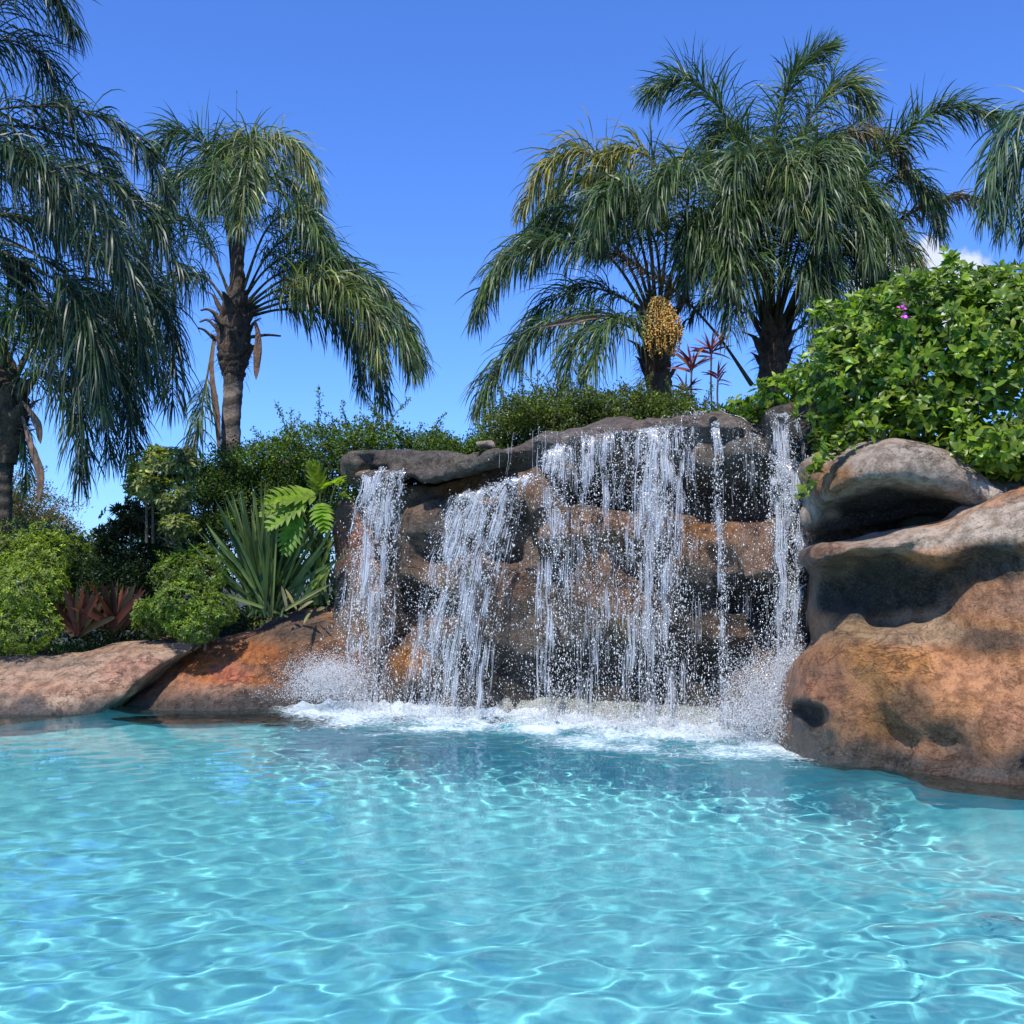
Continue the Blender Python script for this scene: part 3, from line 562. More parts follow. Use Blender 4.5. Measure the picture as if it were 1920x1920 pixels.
# fine spray drifting in front of the lower half of the wall
n = 9000; x = rng.uniform(-2.1, 2.6, n); z = 1.7 * rng.random(n) ** 1.6; y = imp(x) + .1 + rng.standard_normal(n) * .25 + .12 * z; sp = np.stack([x, y, z], 1); sp = sp[(CL.sample(sp) > .03) & (vnoise(sp * (1, 1, .5), 3.2) > -.35)]; qs.append(sp)
q = np.concatenate(qs); r = rng.uniform(.002, .0052, len(q))
link('water_spray', drops_mesh('water_spray', q, rng.standard_normal((len(q), 3)) + (0, 0, .8), r, np.full(len(q), 1.5)), MWAT, kind='stuff', label='fine white spray thrown up where the streams hit the pool', cat='spray')
# foam: a lumpy froth lying on the water, broken up towards its rim
X, T = np.meshgrid(np.linspace(-3.3, 3.0, 240), np.linspace(-.6, 2.3, 100))
Y = imp(X) - T
land = np.exp(-((X + 1.6) / .6) ** 2) * .75 + np.exp(-((X + .55) / .45) ** 2) * .9 + np.exp(-((X - .4) / .4) ** 2) + np.exp(-((X - 1.25) / .55) ** 2) * 1.15 + np.exp(-((X - 2.1) / .5) ** 2) * 1.15 + np.exp(-((X+2.3)/.5)**2)*.5
pp = np.stack([X, Y, 0 * X], -1).reshape(-1, 3); nn = fbm(pp, 2.4, 4).reshape(X.shape)
width = .62 + .80 * np.clip(land, 0, 1.2); dens = np.clip(1.15 - np.maximum(T, 0) / width * .62 + .25 * nn, 0, 1.3) * np.clip(land + .25, 0, 1) * smooth(X, -3.2, -2.7) * (1 - smooth(X, 2.55, 2.9)) * smooth(2.2 - T, 0, .3)
Z = water_z(X, Y) + .010 + .06 * dens * np.clip(.5 + .5 * fbm(pp, 5, 4, 1).reshape(X.shape), 0, 2) * np.exp(-np.maximum(T, 0) / .6)
M = Mat('foam'); dn = M.attr('froth', 'Fac')
cell = M.n('TexVoronoi', _feature='DISTANCE_TO_EDGE', Scale=13.0); M.set(cell.inputs['Vector'], M.mix(.25, M.pos(), M.n('TexNoise', Scale=7.0, Detail=5.0).outputs['Color']))
thr = M.math('ADD', M.math('MULTIPLY', M.noise(19, 6, .75), 1.0), M.math('MULTIPLY', M.ramp(cell.outputs[0], 0, .12, 0, 1), .28))
al = M.ramp(M.math('SUBTRACT', M.math('MULTIPLY', dn, 1.0), thr), -.30, .50, 0, .93)
fo = M.n('MixShader', i0=.35, i1=M.n('BsdfDiffuse', Color=(.86, .92, .95, 1), Normal=M.n('Bump', Strength=.6, Distance=.03, Height=M.noise(40, 5, .7))), i2=M.n('BsdfTranslucent', Color=(.8, .92, .95, 1)))
link('foam', sheet('foam', X, Y, Z, {'froth': dens.ravel()}), M.surf(M.n('MixShader', i0=al, i1=M.n('BsdfTransparent'), i2=fo)), kind='stuff', label='white foam spreading over the pool at the foot of the falls', cat='foam')

# ------------------------------------------------------------------ leaves
def leaf_material(name, rough=.4, trans=.3, spec=.5, var=.35, scale=3.0):
    M = Mat(name); c = M.attr('tint'); c = M.mix(M.ramp(M.noise(scale, 3), .35, .65), M.mix(1.0, c, (1 - var, 1 - var, 1 - var * .6, 1), 'MULTIPLY'), M.mix(1.0, c, (1 + var, 1 + var * .9, 1, 1), 'MULTIPLY'))
    p = M.n('BsdfPrincipled', Base_Color=c, Roughness=rough); M.set(p.inputs['Specular IOR Level'], spec)
    t = M.n('BsdfTranslucent', Color=M.mix(1.0, c, (1.5, 1.7, .7, 1), 'MULTIPLY'))
    return M.surf(M.n('MixShader', i0=trans, i1=p, i2=t))
MPALM = leaf_material('palm_leaflet', .42, .25, .38); MSHRUB = leaf_material('shrub_leaf', .5, .35, .3); MBIG = leaf_material('glossy_leaf', .36, .4, .35, var=.2); MBLADE = leaf_material('blade_leaf', .45, .25, .25, var=.2)
def bark_material(name, a, b, scale=8, ring=0):
    M = Mat(name); c = M.mix(M.ramp(M.noise(scale, 7, .7), .35, .65), a + (1,), b + (1,))
    h = M.noise(scale * 2, 7, .75)
    st = M.noise(24, 5, .7, vec=M.n('VectorMath', _operation='MULTIPLY', i0=M.pos(), i1=(1, 1, .12)).outputs[0]); h = M.math('ADD', h, st)
    if ring:
        w = M.n('TexWave', _bands_direction='Z', Scale=ring, Distortion=3.0, Detail=3.0); c = M.mix(M.ramp(w.outputs[1], .5, .8, 0, .7), c, (.03, .024, .018, 1)); h = M.math('ADD', h, w.outputs[1])
    return M.surf(M.n('BsdfPrincipled', Base_Color=c, Roughness=.85, Normal=M.n('Bump', Strength=.8, Distance=.04, Height=h)))
MTRUNK = bark_material('palm_trunk', (.17, .13, .10), (.27, .22, .18), 7, 1.6); MBOOT = bark_material('leaf_base_fibre', (.05, .035, .022), (.15, .10, .065), 10); MTWIG = bark_material('twig', (.07, .05, .03), (.14, .10, .07), 20); MSPATHE = bark_material('woody_spathe', (.13, .075, .045), (.25, .16, .105), 6); MRACH = bark_material('rachis', (.05, .06, .02), (.13, .11, .045), 6)
def unit(a): return a / (np.linalg.norm(a, axis=-1, keepdims=True) + 1e-9)
def ribbons(base, d, L, W, S=5, grav=.3, up=None, prof=None, rng=RNG, fold=0.0, curl=None):
    """n blades: returns verts and quads; every blade bends towards the ground by grav per step"""
    n = len(base); L = np.broadcast_to(L, n); W = np.broadcast_to(W, n); grav = np.broadcast_to(grav, n)
    d = unit(d.copy()); p = base.copy(); prof = prof if prof is not None else np.interp(np.linspace(0, 1, S + 1), [0, .15, .5, .85, 1], [.45, .95, 1, .55, .04])
    if up is None: up = rng.standard_normal((n, 3))
    rows = []
    for s in range(S + 1):
        w = unit(np.cross(d, up)); hw = (W * .5 * prof[s])[:, None] * w
        if fold: nrm = unit(np.cross(w, d)); rows.append(np.stack([p - hw + nrm * fold * (W * prof[s])[:, None], p, p + hw + nrm * fold * (W * prof[s])[:, None]], 1))
        else: rows.append(np.stack([p - hw, p + hw], 1))
        p = p + d * (L / S)[:, None]; d = d + np.array((0, 0, -1.)) * grav[:, None]
        if curl is not None: d = d + curl
        d = unit(d)
    V_ = np.stack(rows, 1); m = V_.shape[2]                      # n, S+1, m, 3
    idx = np.arange(n * (S + 1) * m).reshape(n, S + 1, m)
    f = np.stack([idx[:, :-1, :-1], idx[:, :-1, 1:], idx[:, 1:, 1:], idx[:, 1:, :-1]], -1)
    return V_.reshape(-1, 3), f.reshape(-1, 4), (S + 1) * m
def spline(pts, n):
    pts = np.asarray(pts, float); p = np.concatenate([[2 * pts[0] - pts[1]], pts, [2 * pts[-1] - pts[-2]]]); m = len(pts) - 1
    u = np.linspace(0, m - 1e-6, n); i = u.astype(int); t = (u - i)[:, None]; a, b, c, d = p[i], p[i + 1], p[i + 2], p[i + 3]
    return .5 * ((2 * b) + (c - a) * t + (2 * a - 5 * b + 4 * c - d) * t ** 2 + (3 * b - a - 3 * c + d) * t ** 3)
def tube(pts, rad, sides=7, rngs=None, rough=0):
    pts = np.asarray(pts, float); n = len(pts); rad = np.broadcast_to(rad, n); T = unit(np.gradient(pts, axis=0)); ref = np.array((.2, 1, .1)) if abs(T[:, 1]).mean() < .8 else np.array((1, .1, .2))
    U = unit(np.cross(T, ref)); W = np.cross(T, U); a = np.arange(sides) * 2 * PI / sides
    rr = rad[:, None] * (1 + (rough * RNG.standard_normal((n, sides)) if rough else 0))
    V_ = pts[:, None] + rr[..., None] * (np.cos(a)[None, :, None] * U[:, None] + np.sin(a)[None, :, None] * W[:, None])
    idx = np.arange(n * sides).reshape(n, sides); q = np.stack([idx[:-1], np.roll(idx[:-1], -1, 1), np.roll(idx[1:], -1, 1), idx[1:]], -1).reshape(-1, 4)
    return V_.reshape(-1, 3), q
def merge(parts):
    vs, fs, o = [], [], 0
    for v, f in parts: vs.append(v); fs.append(f + o); o += len(v)
    return np.concatenate(vs), fs
GREEN = [(.060, .105, .036), (.080, .130, .044), (.105, .150, .065), (.05, .09, .045)]
YEL = [(.32, .26, .04), (.24, .22, .04), (.12, .14, .035)]; BROWN = [(.22, .15, .09), (.14, .10, .06), (.3, .22, .14)]; LIME = [(.19, .22, .07), (.14, .18, .06), (.24, .25, .11)]  # YEL, LIME: sunlit yellow of some fronds put into leaflet colour
def cols(n, pal, rng, k=1.0, j=.18):
    c = np.array(pal)[rng.integers(0, len(pal), n)]; return c * np.exp(rng.normal(0, j, n))[:, None] * k
def frond(parent, pts, L=.8, pal=None, t0=.22, dens=1.0, seed=0, grav=.34, width=.021, rr=.022, label=None, spread=.75, frac=0.0, pal2=None):
    """pts: (px, py, distance) along the rachis"""
    rng = np.random.default_rng(seed * 7 + 13); W3 = [P(*a) for a in pts]; cur = spline(W3, 90)
    cur = cur + .0 ; ln = np.linalg.norm(np.diff(cur, axis=0), axis=1).sum()
    n = int(ln * 112 * dens); t = t0 + (1 - t0) * (np.arange(n) + rng.random(n)) / n; side = np.where(np.arange(n) % 2 == 0, 1., -1.)
    ii = t * 89; i0 = ii.astype(int).clip(0, 88); fr_ = (ii - i0)[:, None]; base = cur[i0] * (1 - fr_) + cur[i0 + 1] * fr_
    Tn = unit(np.gradient(cur, axis=0))[i0]; S_ = unit(np.cross(Tn, (0, 0, 1.)) + 1e-4); N_ = np.cross(S_, Tn)
    roll = rng.normal(0, .65, n) + .25; d = S_ * (side * np.cos(roll))[:, None] + N_ * np.sin(roll)[:, None]
    d = unit(d * spread + Tn * (.45 + .35 * t)[:, None] + rng.normal(0, .22, (n, 3)))
    env = np.interp(t, [t0, t0 + .12, .55, .85, 1], [.55, .95, 1, .75, .45]); Ls = L * env * rng.uniform(.8, 1.12, n)
    v, f, k = ribbons(base, d, Ls, width * rng.uniform(.7, 1.2, n) * (.6 + .4 * env), S=5, grav=1.45 * grav * rng.uniform(.35, 1.6, n), rng=rng)
    c = cols(n, pal or GREEN, rng)
    if pal2: m = rng.random(n) < frac; c[m] = cols(m.sum(), pal2, rng)
    # sunburnt tips
    tt = np.tile(np.repeat(np.linspace(0, 1, 6), 2), n)[:, None]; cc = np.repeat(c, k, 0); cc = cc * (1 - .35 * (tt > .9)) + np.array((.12, .09, .05)) * .35 * (tt > .9)
    o = link('frond', mesh('frond', v, f, {'tint': cc}), MPALM, parent, label=label)
    r = rr * np.interp(np.linspace(0, 1, 40), [0, .15, 1], [1.7, 1, .25]); vv, ff = tube(spline(W3, 40), r, 6)
    ra = link('rachis', mesh('rachis', vv, ff), MRACH); ra.parent = o; ra.matrix_parent_inverse = parent.matrix_basis.inverted(); ra.matrix_parent_inverse = (parent.matrix_basis @ o.matrix_parent_inverse).inverted() if False else ra.matrix_parent_inverse
    ra.matrix_parent_inverse.identity()
    return o
def trunk(parent, pts, rad, mat=MTRUNK, name='trunk', rough=.03, sides=16):
    p = spline([P(*a) for a in pts], 40); r = np.interp(np.linspace(0, 1, 40), np.linspace(0, 1, len(rad)), rad); v, f = tube(p, r, sides, rough=rough)
    return link(name, mesh(name, v, f), mat, parent)
def boots(parent, px, ytop, ybot, d, r0, r1, n, seed, ln=.34):
    """the old woody leaf bases that clasp the stem below the crown"""
    rng = np.random.default_rng(seed)
    for i in range(n):
        t = (i + .5) / n; py = ybot + (ytop - ybot) * t; ang = i * 2.4; rad = r0 + (r1 - r0) * t; c = P(px, py, d); out = np.array((math.cos(ang), math.sin(ang), 0)); ta = np.array((-out[1], out[0], 0))
        l = ln * rng.uniform(.8, 1.3); w = .13 * rng.uniform(.8, 1.2); pts = [c + out * rad * .75, c + out * (rad + .03) + (0, 0, l * .4), c + out * (rad + .10) + np.array((0, 0, l * .8)), c + out * (rad + .2 * rng.uniform(.6, 1.4)) + np.array((0, 0, l))]
        q = spline(pts, 7); pr = np.array([1, 1.05, .95, .75, .5, .32, .2]) * w; th = np.array([.05, .05, .045, .035, .03, .022, .015])
        rows = []
        for s in range(7):
            for a in np.arange(6) * PI / 3: rows.append(q[s] + ta * pr[s] * math.cos(a) + out * th[s] * math.sin(a) - out * .10 * abs(math.cos(a)) * pr[s] / w * .4)
        idx = np.arange(42).reshape(7, 6); f = np.stack([idx[:-1], np.roll(idx[:-1], -1, 1), np.roll(idx[1:], -1, 1), idx[1:]], -1).reshape(-1, 4)
        link('leaf_base', mesh('leaf_base', rows, [f, np.array([[5, 4, 3], [2, 1, 0]]), np.array([[36, 37, 38], [39, 40, 41]])]), MBOOT, parent)
    # loose fibres
    n = 260; ang = rng.uniform(0, 2 * PI, n); t = rng.random(n); c = np.array([P(px, ybot + (ytop - ybot) * a, d) for a in t]); out = np.stack([np.cos(ang), np.sin(ang), .4 * rng.standard_normal(n)], 1)
    v, f, k = ribbons(c + out * (r0 + (r1 - r0) * t)[:, None], out + rng.normal(0, .5, (n, 3)), rng.uniform(.08, .3, n), .008, S=4, grav=.35, rng=rng)
    link('fibre', mesh('fibre', v, f), MBOOT, parent, kind='stuff')
def spathe(parent, pts, w, label=None):
    q = spline([P(*a) for a in pts], 16); t = np.linspace(0, 1, 16); pr = np.interp(t, [0, .3, .6, .9, 1], [.25, .6, 1, .6, .05]) * w; T = unit(np.gradient(q, axis=0)); s_ = unit(np.cross(T, (.15, 1, .1))); n_ = np.cross(T, s_)
    rows = []
    for j in range(16):
        for a in np.linspace(-1, 1, 5): rows.append(q[j] + s_[j] * pr[j] * a + n_[j] * pr[j] * .55 * a * a)
    for j in range(16):
        for a in np.linspace(1, -1, 5): rows.append(q[j] + s_[j] * pr[j] * a * .97 + n_[j] * (pr[j] * .55 * a * a - .008))
    rows = np.array(rows); A = np.arange(80).reshape(16, 5); B_ = A + 80; idx = np.concatenate([A, B_], 1); f = np.stack([idx[:-1], np.roll(idx[:-1], -1, 1), np.roll(idx[1:], -1, 1), idx[1:]], -1).reshape(-1, 4)
    return link('spathe', mesh('spathe', rows, f), MSPATHE, parent, label=label)
def palm(loc, label, group='queen palms behind the rocks'): return empty('palm_tree', loc, label=label, cat='palm tree', group=group)
def fronds(parent, d0, lst, seed, **kw):
    for i, f in enumerate(lst):
        opt = dict(kw); opt.update(f[1] if len(f) > 1 and isinstance(f[1], dict) else {}); pts = f[0]
        frond(parent, [(a[0], a[1], d0 + (a[2] if len(a) > 2 else 0)) for a in pts], seed=seed + i, **opt)

# palm with the bare lit trunk, left of centre
D = 18.0; T1 = palm(P(433, 850, D), 'palm with a visible grey trunk and shaggy crown, standing left of centre behind the hedge')
trunk(T1, [(432, 900, D), (433, 800, D), (437, 730, D), (438, 690, D)], [.165, .155, .16, .18]); trunk(T1, [(438, 705, D), (438, 660, D), (440, 600, D), (444, 540, D), (447, 440, D)], [.18, .27, .27, .13, .07], MBOOT, 'crown_stem', rough=.08)
boots(T1, 439, 575, 690, D, .19, .27, 20, 1)
fronds(T1, D, [([(445, 560), (428, 420), (395, 290, -.3), (330, 250, -.5), (285, 300, -.7)], dict(grav=.28)), ([(446, 560), (455, 380), (500, 270, -.2), (560, 285, -.3), (596, 370, -.4)], dict(pal=LIME)), ([(445, 560), (452, 350, .2), (470, 262, -.5), (462, 330, -1.3), (450, 430, -1.6)], dict(pal2=LIME, frac=.5)),
    ([(444, 560), (440, 360), (430, 275, -.5), (405, 320, -1.2), (390, 400, -1.4)],), ([(450, 570), (505, 500), (590, 462, -.2), (660, 520, -.3), (700, 600, -.4)],), ([(455, 575), (520, 515), (610, 500, .4), (720, 560, .6), (785, 670, .6)],),
    ([(455, 585), (520, 545, -.4), (620, 525, -.9), (690, 590, -1.2), (712, 690, -1.3)], dict(pal2=LIME + YEL[2:], frac=.7, width=.026)), ([(458, 595), (540, 580, .3), (640, 600, .5), (700, 680, .6), (720, 760, .6)],), ([(432, 580), (385, 520), (335, 525, .3), (290, 590, .5), (265, 680, .5)],),
    ([(456, 590), (520, 560, .8), (600, 560, 1.1), (660, 640, 1.2), (680, 740, 1.2)],), ([(452, 580), (540, 520, -.2), (640, 500, -.4), (740, 580, -.5), (795, 690, -.5)],), ([(452, 575), (500, 480, .6), (560, 440, .9), (620, 490, 1), (640, 580, 1)],), ([(435, 565), (395, 470), (340, 410, .4), (290, 430, .6), (260, 520, .7)],), ([(401, 640), (385, 725, -.3), (366, 840, -.4), (345, 960, -.4)], dict(t0=.27, L=.62)), ([(450, 560), (500, 430), (560, 400, -.4), (600, 450, -.6), (610, 530, -.7)],), ([(446, 560), (470, 400, .7), (520, 330, 1.2), (570, 380, 1.4), (590, 450, 1.5)],),
    ([(458, 590), (560, 560, -.6), (650, 560, -1), (740, 620, -1.1), (775, 700, -1.1)],), ([(440, 560), (420, 400, .8), (370, 330, 1.2), (320, 350, 1.4), (300, 430, 1.5)],), ([(445, 560), (444, 400), (443, 260), (444, 170)], dict(L=.02, t0=.98, dens=.3, rr=.012, width=.004))], 100, L=.86, grav=.40)
for p_, w_ in (([(478, 600, D - .3), (485, 630, D - .5), (484, 670, D - .5), (480, 712, D - .5)], .075), ([(402, 640, D - .2), (398, 700, D - .3), (408, 780, D - .3), (412, 850, D - .3)], .06)): spathe(T1, p_, w_)
for a in ([(405, 640, D), (385, 620, D - .1), (372, 615, D - .2)], [(470, 632, D - .1), (500, 628, D - .2), (526, 630, D - .3)], [(410, 620, D), (390, 600, D), (374, 604, D)], [(408, 590, D), (390, 580, D), (376, 582, D)]):
    v, f = tube(spline([P(*b) for b in a], 8), np.linspace(.03, .015, 8), 6); link('stub', mesh('stub', v, f), MBOOT, T1)

# the near palm whose crown is off the left edge
D = 13.8; T2 = palm(P(-300, 1200, D), 'nearest palm, its long dark fronds hanging in from beyond the left edge')
trunk(T2, [(-300, 1250, D), (-290, 900, D), (-270, 500, D)], [.16, .15, .2])
fronds(T2, D, [([(-260, 400), (-60, 290), (130, 315), (270, 400), (345, 520)],), ([(-260, 380), (-80, 230), (110, 200), (250, 260), (320, 380)], dict(L=.75)), ([(-260, 420), (-60, 400), (120, 430), (240, 560), (280, 720)],), ([(-260, 420), (-80, 440, -.4), (70, 480, -.6), (160, 600, -.7), (190, 760, -.7)], dict(t0=.58)),
    ([(-260, 370), (-120, 160), (0, 10), (80, -20), (135, 60)],), ([(-260, 370), (-140, 160, .3), (-20, 80, .4), (70, 100, .5), (120, 210, .5)],), ([(-260, 380), (-120, 290, -.5), (0, 270, -.8), (80, 330, -1), (110, 430, -1)],), ([(-260, 400), (-60, 330, .5), (110, 370, .9), (260, 480, 1.1), (330, 650, 1.2)],),
    ([(-260, 420), (-40, 430, .6), (130, 520, 1), (230, 640, 1.2), (250, 780, 1.3)], dict(t0=.4)), ([(-260, 360), (-150, 100), (-40, -60), (40, -100), (110, -60)],), ([(-260, 390), (-100, 250, .5), (60, 240, .8), (190, 290, 1), (240, 400, 1)],), ([(-260, 400), (-50, 300, -.6), (90, 320, -.9), (200, 420, -1.1), (250, 560, -1.1)],), ([(-260, 430), (-60, 450, .3), (120, 540, .4), (220, 700, .5), (255, 880, .5)], dict(t0=.45)), ([(-260, 440), (-60, 480), (80, 570), (140, 720), (150, 900)], dict(t0=.52)), ([(-260, 430), (-40, 470, .8), (100, 560, 1), (180, 700, 1.2), (205, 860, 1.2)], dict(t0=.45)), ([(-260, 420), (-20, 400, .6), (180, 470, .8), (310, 600, .9), (325, 760, .9)],)], 200, L=.95, grav=.36, width=.021, dens=.62, pal=[(.018, .040, .022), (.028, .056, .028), (.045, .078, .042)])  # palette darkened so the leaflets look backlit

# palm at the left edge, its boots and spathes in view
D = 15.0; T3 = palm(P(5, 1000, D), 'palm at the left edge with dark boots and curling brown spathes')
trunk(T3, [(0, 1080, D), (2, 900, D), (6, 850, D)], [.15, .15, .17], bark_material('dark_trunk', (.05, .04, .03), (.10, .08, .06), 8, 3)); trunk(T3, [(5, 870, D), (5, 800, D), (8, 740, D), (8, 660, D)], [.18, .30, .32, .08], MBOOT, 'crown_stem', rough=.08)
boots(T3, 8, 720, 850, D, .18, .36, 18, 2)
fronds(T3, D, [([(12, 700), (14, 560), (30, 490), (52, 520), (58, 580)], dict(pal=[(.05, .10, .04), (.06, .11, .05)], L=.55)), ([(8, 700), (-20, 560), (-10, 480), (20, 500), (40, 570)], dict(pal=[(.05, .10, .04)], L=.55)), ([(20, 720), (80, 620), (160, 560), (230, 600), (265, 700)], dict(pal2=LIME, frac=.5)),
    ([(20, 730), (70, 640, -.4), (120, 600, -.6), (170, 660, -.8), (180, 760, -.8)], dict(pal2=LIME, frac=.4)), ([(15, 780), (40, 800), (48, 860), (46, 930)], dict(L=.4)), ([(20, 740), (60, 700, -.5), (110, 720, -.7), (130, 800, -.7)],), ([(8, 700), (-40, 600), (-80, 560), (-120, 620)],), ([(8, 720), (14, 620, -.4), (40, 570, -.7), (70, 610, -.9), (80, 680, -1)],), ([(8, 720), (0, 640, -.4), (-15, 600, -.7), (-30, 650, -.9)],), ([(10, 720), (30, 640, -.3), (62, 600, -.4), (100, 640, -.5)],), ([(20, 720), (90, 600, .6), (190, 560, 1), (280, 620, 1.2), (300, 740, 1.2)],)], 300, L=.75, grav=.36)
spathe(T3, [(42, 752, D - .4), (60, 775, D - .5), (74, 800, D - .5), (76, 832, D - .5)], .06); spathe(T3, [(42, 780, D - .3), (58, 830, D - .5), (78, 890, D - .5), (72, 940, D - .5)], .065)

# the two palms right of centre
D = 16.3; T4 = palm(P(1245, 800, D), 'palm with the hanging orange fruit cluster, right of centre behind the falls')
trunk(T4, [(1236, 860, D), (1238, 760, D), (1232, 690, D), (1230, 630, D), (1228, 590, D)], [.17, .17, .21, .20, .06], MBOOT, rough=.06); boots(T4, 1232, 600, 720, D, .20, .28, 14, 3)
fronds(T4, D, [([(1228, 600), (1195, 430), (1125, 300), (1040, 300), (978, 400)], dict(pal2=YEL, frac=.85)), ([(1222, 600), (1140, 480), (1040, 455), (940, 500), (890, 600)],), ([(1216, 620), (1120, 585), (1020, 615), (935, 690), (898, 770)],), ([(1220, 640, -.2), (1180, 600, -.8), (1135, 625, -1.2), (1105, 700, -1.3)],),
    ([(1215, 630, -.2), (1150, 605, -.5), (1085, 640, -.7), (1062, 730, -.8)],), ([(1235, 590), (1250, 430), (1230, 310), (1165, 285), (1105, 340)], dict(pal2=YEL, frac=.7)), ([(1225, 600), (1160, 470, .5), (1060, 430, .7), (970, 470, .8), (910, 560, .8)],), ([(1230, 590), (1210, 400, .7), (1140, 340, 1), (1060, 350, 1.1), (1000, 430, 1.2)],),
    ([(1238, 590), (1280, 430, -.4), (1290, 340, -.8), (1250, 330, -1.1), (1215, 400, -1.3)],), ([(1240, 600), (1270, 480, -.3), (1310, 410, -.5), (1330, 450, -.7), (1335, 540, -.8)],), ([(1228, 600), (1180, 460, .3), (1110, 400, .4), (1040, 410, .5), (1000, 500, .5)],), ([(1232, 600), (1215, 440, -.4), (1180, 350, -.8), (1130, 370, -1), (1110, 450, -1.1)],), ([(1236, 600), (1290, 480, .4), (1340, 430, .5), (1370, 500, .6)],), ([(1225, 610), (1170, 560, .6), (1090, 540, .8), (1010, 590, .9), (970, 680, 1)],), ([(1240, 590), (1230, 460), (1190, 390, -.4), (1150, 400, -.7), (1120, 470, -.9)],)], 400, L=.86, grav=.42)
spathe(T4, [(1185, 602, D - .7), (1130, 594, D - .9), (1070, 603, D - 1), (1008, 614, D - 1)], .045)
# fruit: hundreds of small drupes on hanging strings
rng = np.random.default_rng(4); c0 = P(1230, 556, D - .75); strings = []; q = []
for i in range(70):
    a = rng.uniform(0, 2 * PI); e = rng.uniform(.1, 1.15) ** .7; pts = spline([c0, c0 + np.array((math.cos(a) * .12 * e + .04, math.sin(a) * .1 * e, -.08)), c0 + np.array((math.cos(a) * .25 * e + .08, math.sin(a) * .2 * e, -.42)), c0 + np.array((math.cos(a) * .23 * e + .09, math.sin(a) * .2 * e, -.52 - .36 * rng.random()))], 22)
    strings.append(tube(pts, .006, 4)); q.append(pts[4:] + rng.normal(0, .010, (18, 3))); q.append(pts[5:] + rng.normal(0, .014, (17, 3)))
q = np.concatenate(q); v, f = merge(strings); M = Mat('ripening_drupes'); cc = M.mix(M.ramp(M.noise(14, 3), .38, .62), (.48, .24, .04, 1), (.56, .36, .09, 1)); MFRUIT = M.surf(M.n('BsdfPrincipled', Base_Color=cc, Roughness=.5))
fc = link('fruit_cluster', drops_mesh('fruit_cluster', q, rng.standard_normal((len(q), 3)), rng.uniform(.013, .021, len(q)), np.full(len(q), 1.2)), MFRUIT, T4)
s_ = link('fruit_stalk', mesh('fruit_stalk', v, f), MFRUIT); s_.parent = fc
D = 16.8; T5 = palm(P(1450, 720, D), 'tallest dense palm right of centre, its crown spreading over the big-leaved shrub')
trunk(T5, [(1440, 820, D), (1448, 720, D), (1450, 650, D), (1452, 600, D), (1450, 570, D)], [.20, .21, .23, .17, .05], MBOOT, rough=.07)
boots(T5, 1450, 625, 700, D, .2, .25, 10, 4)
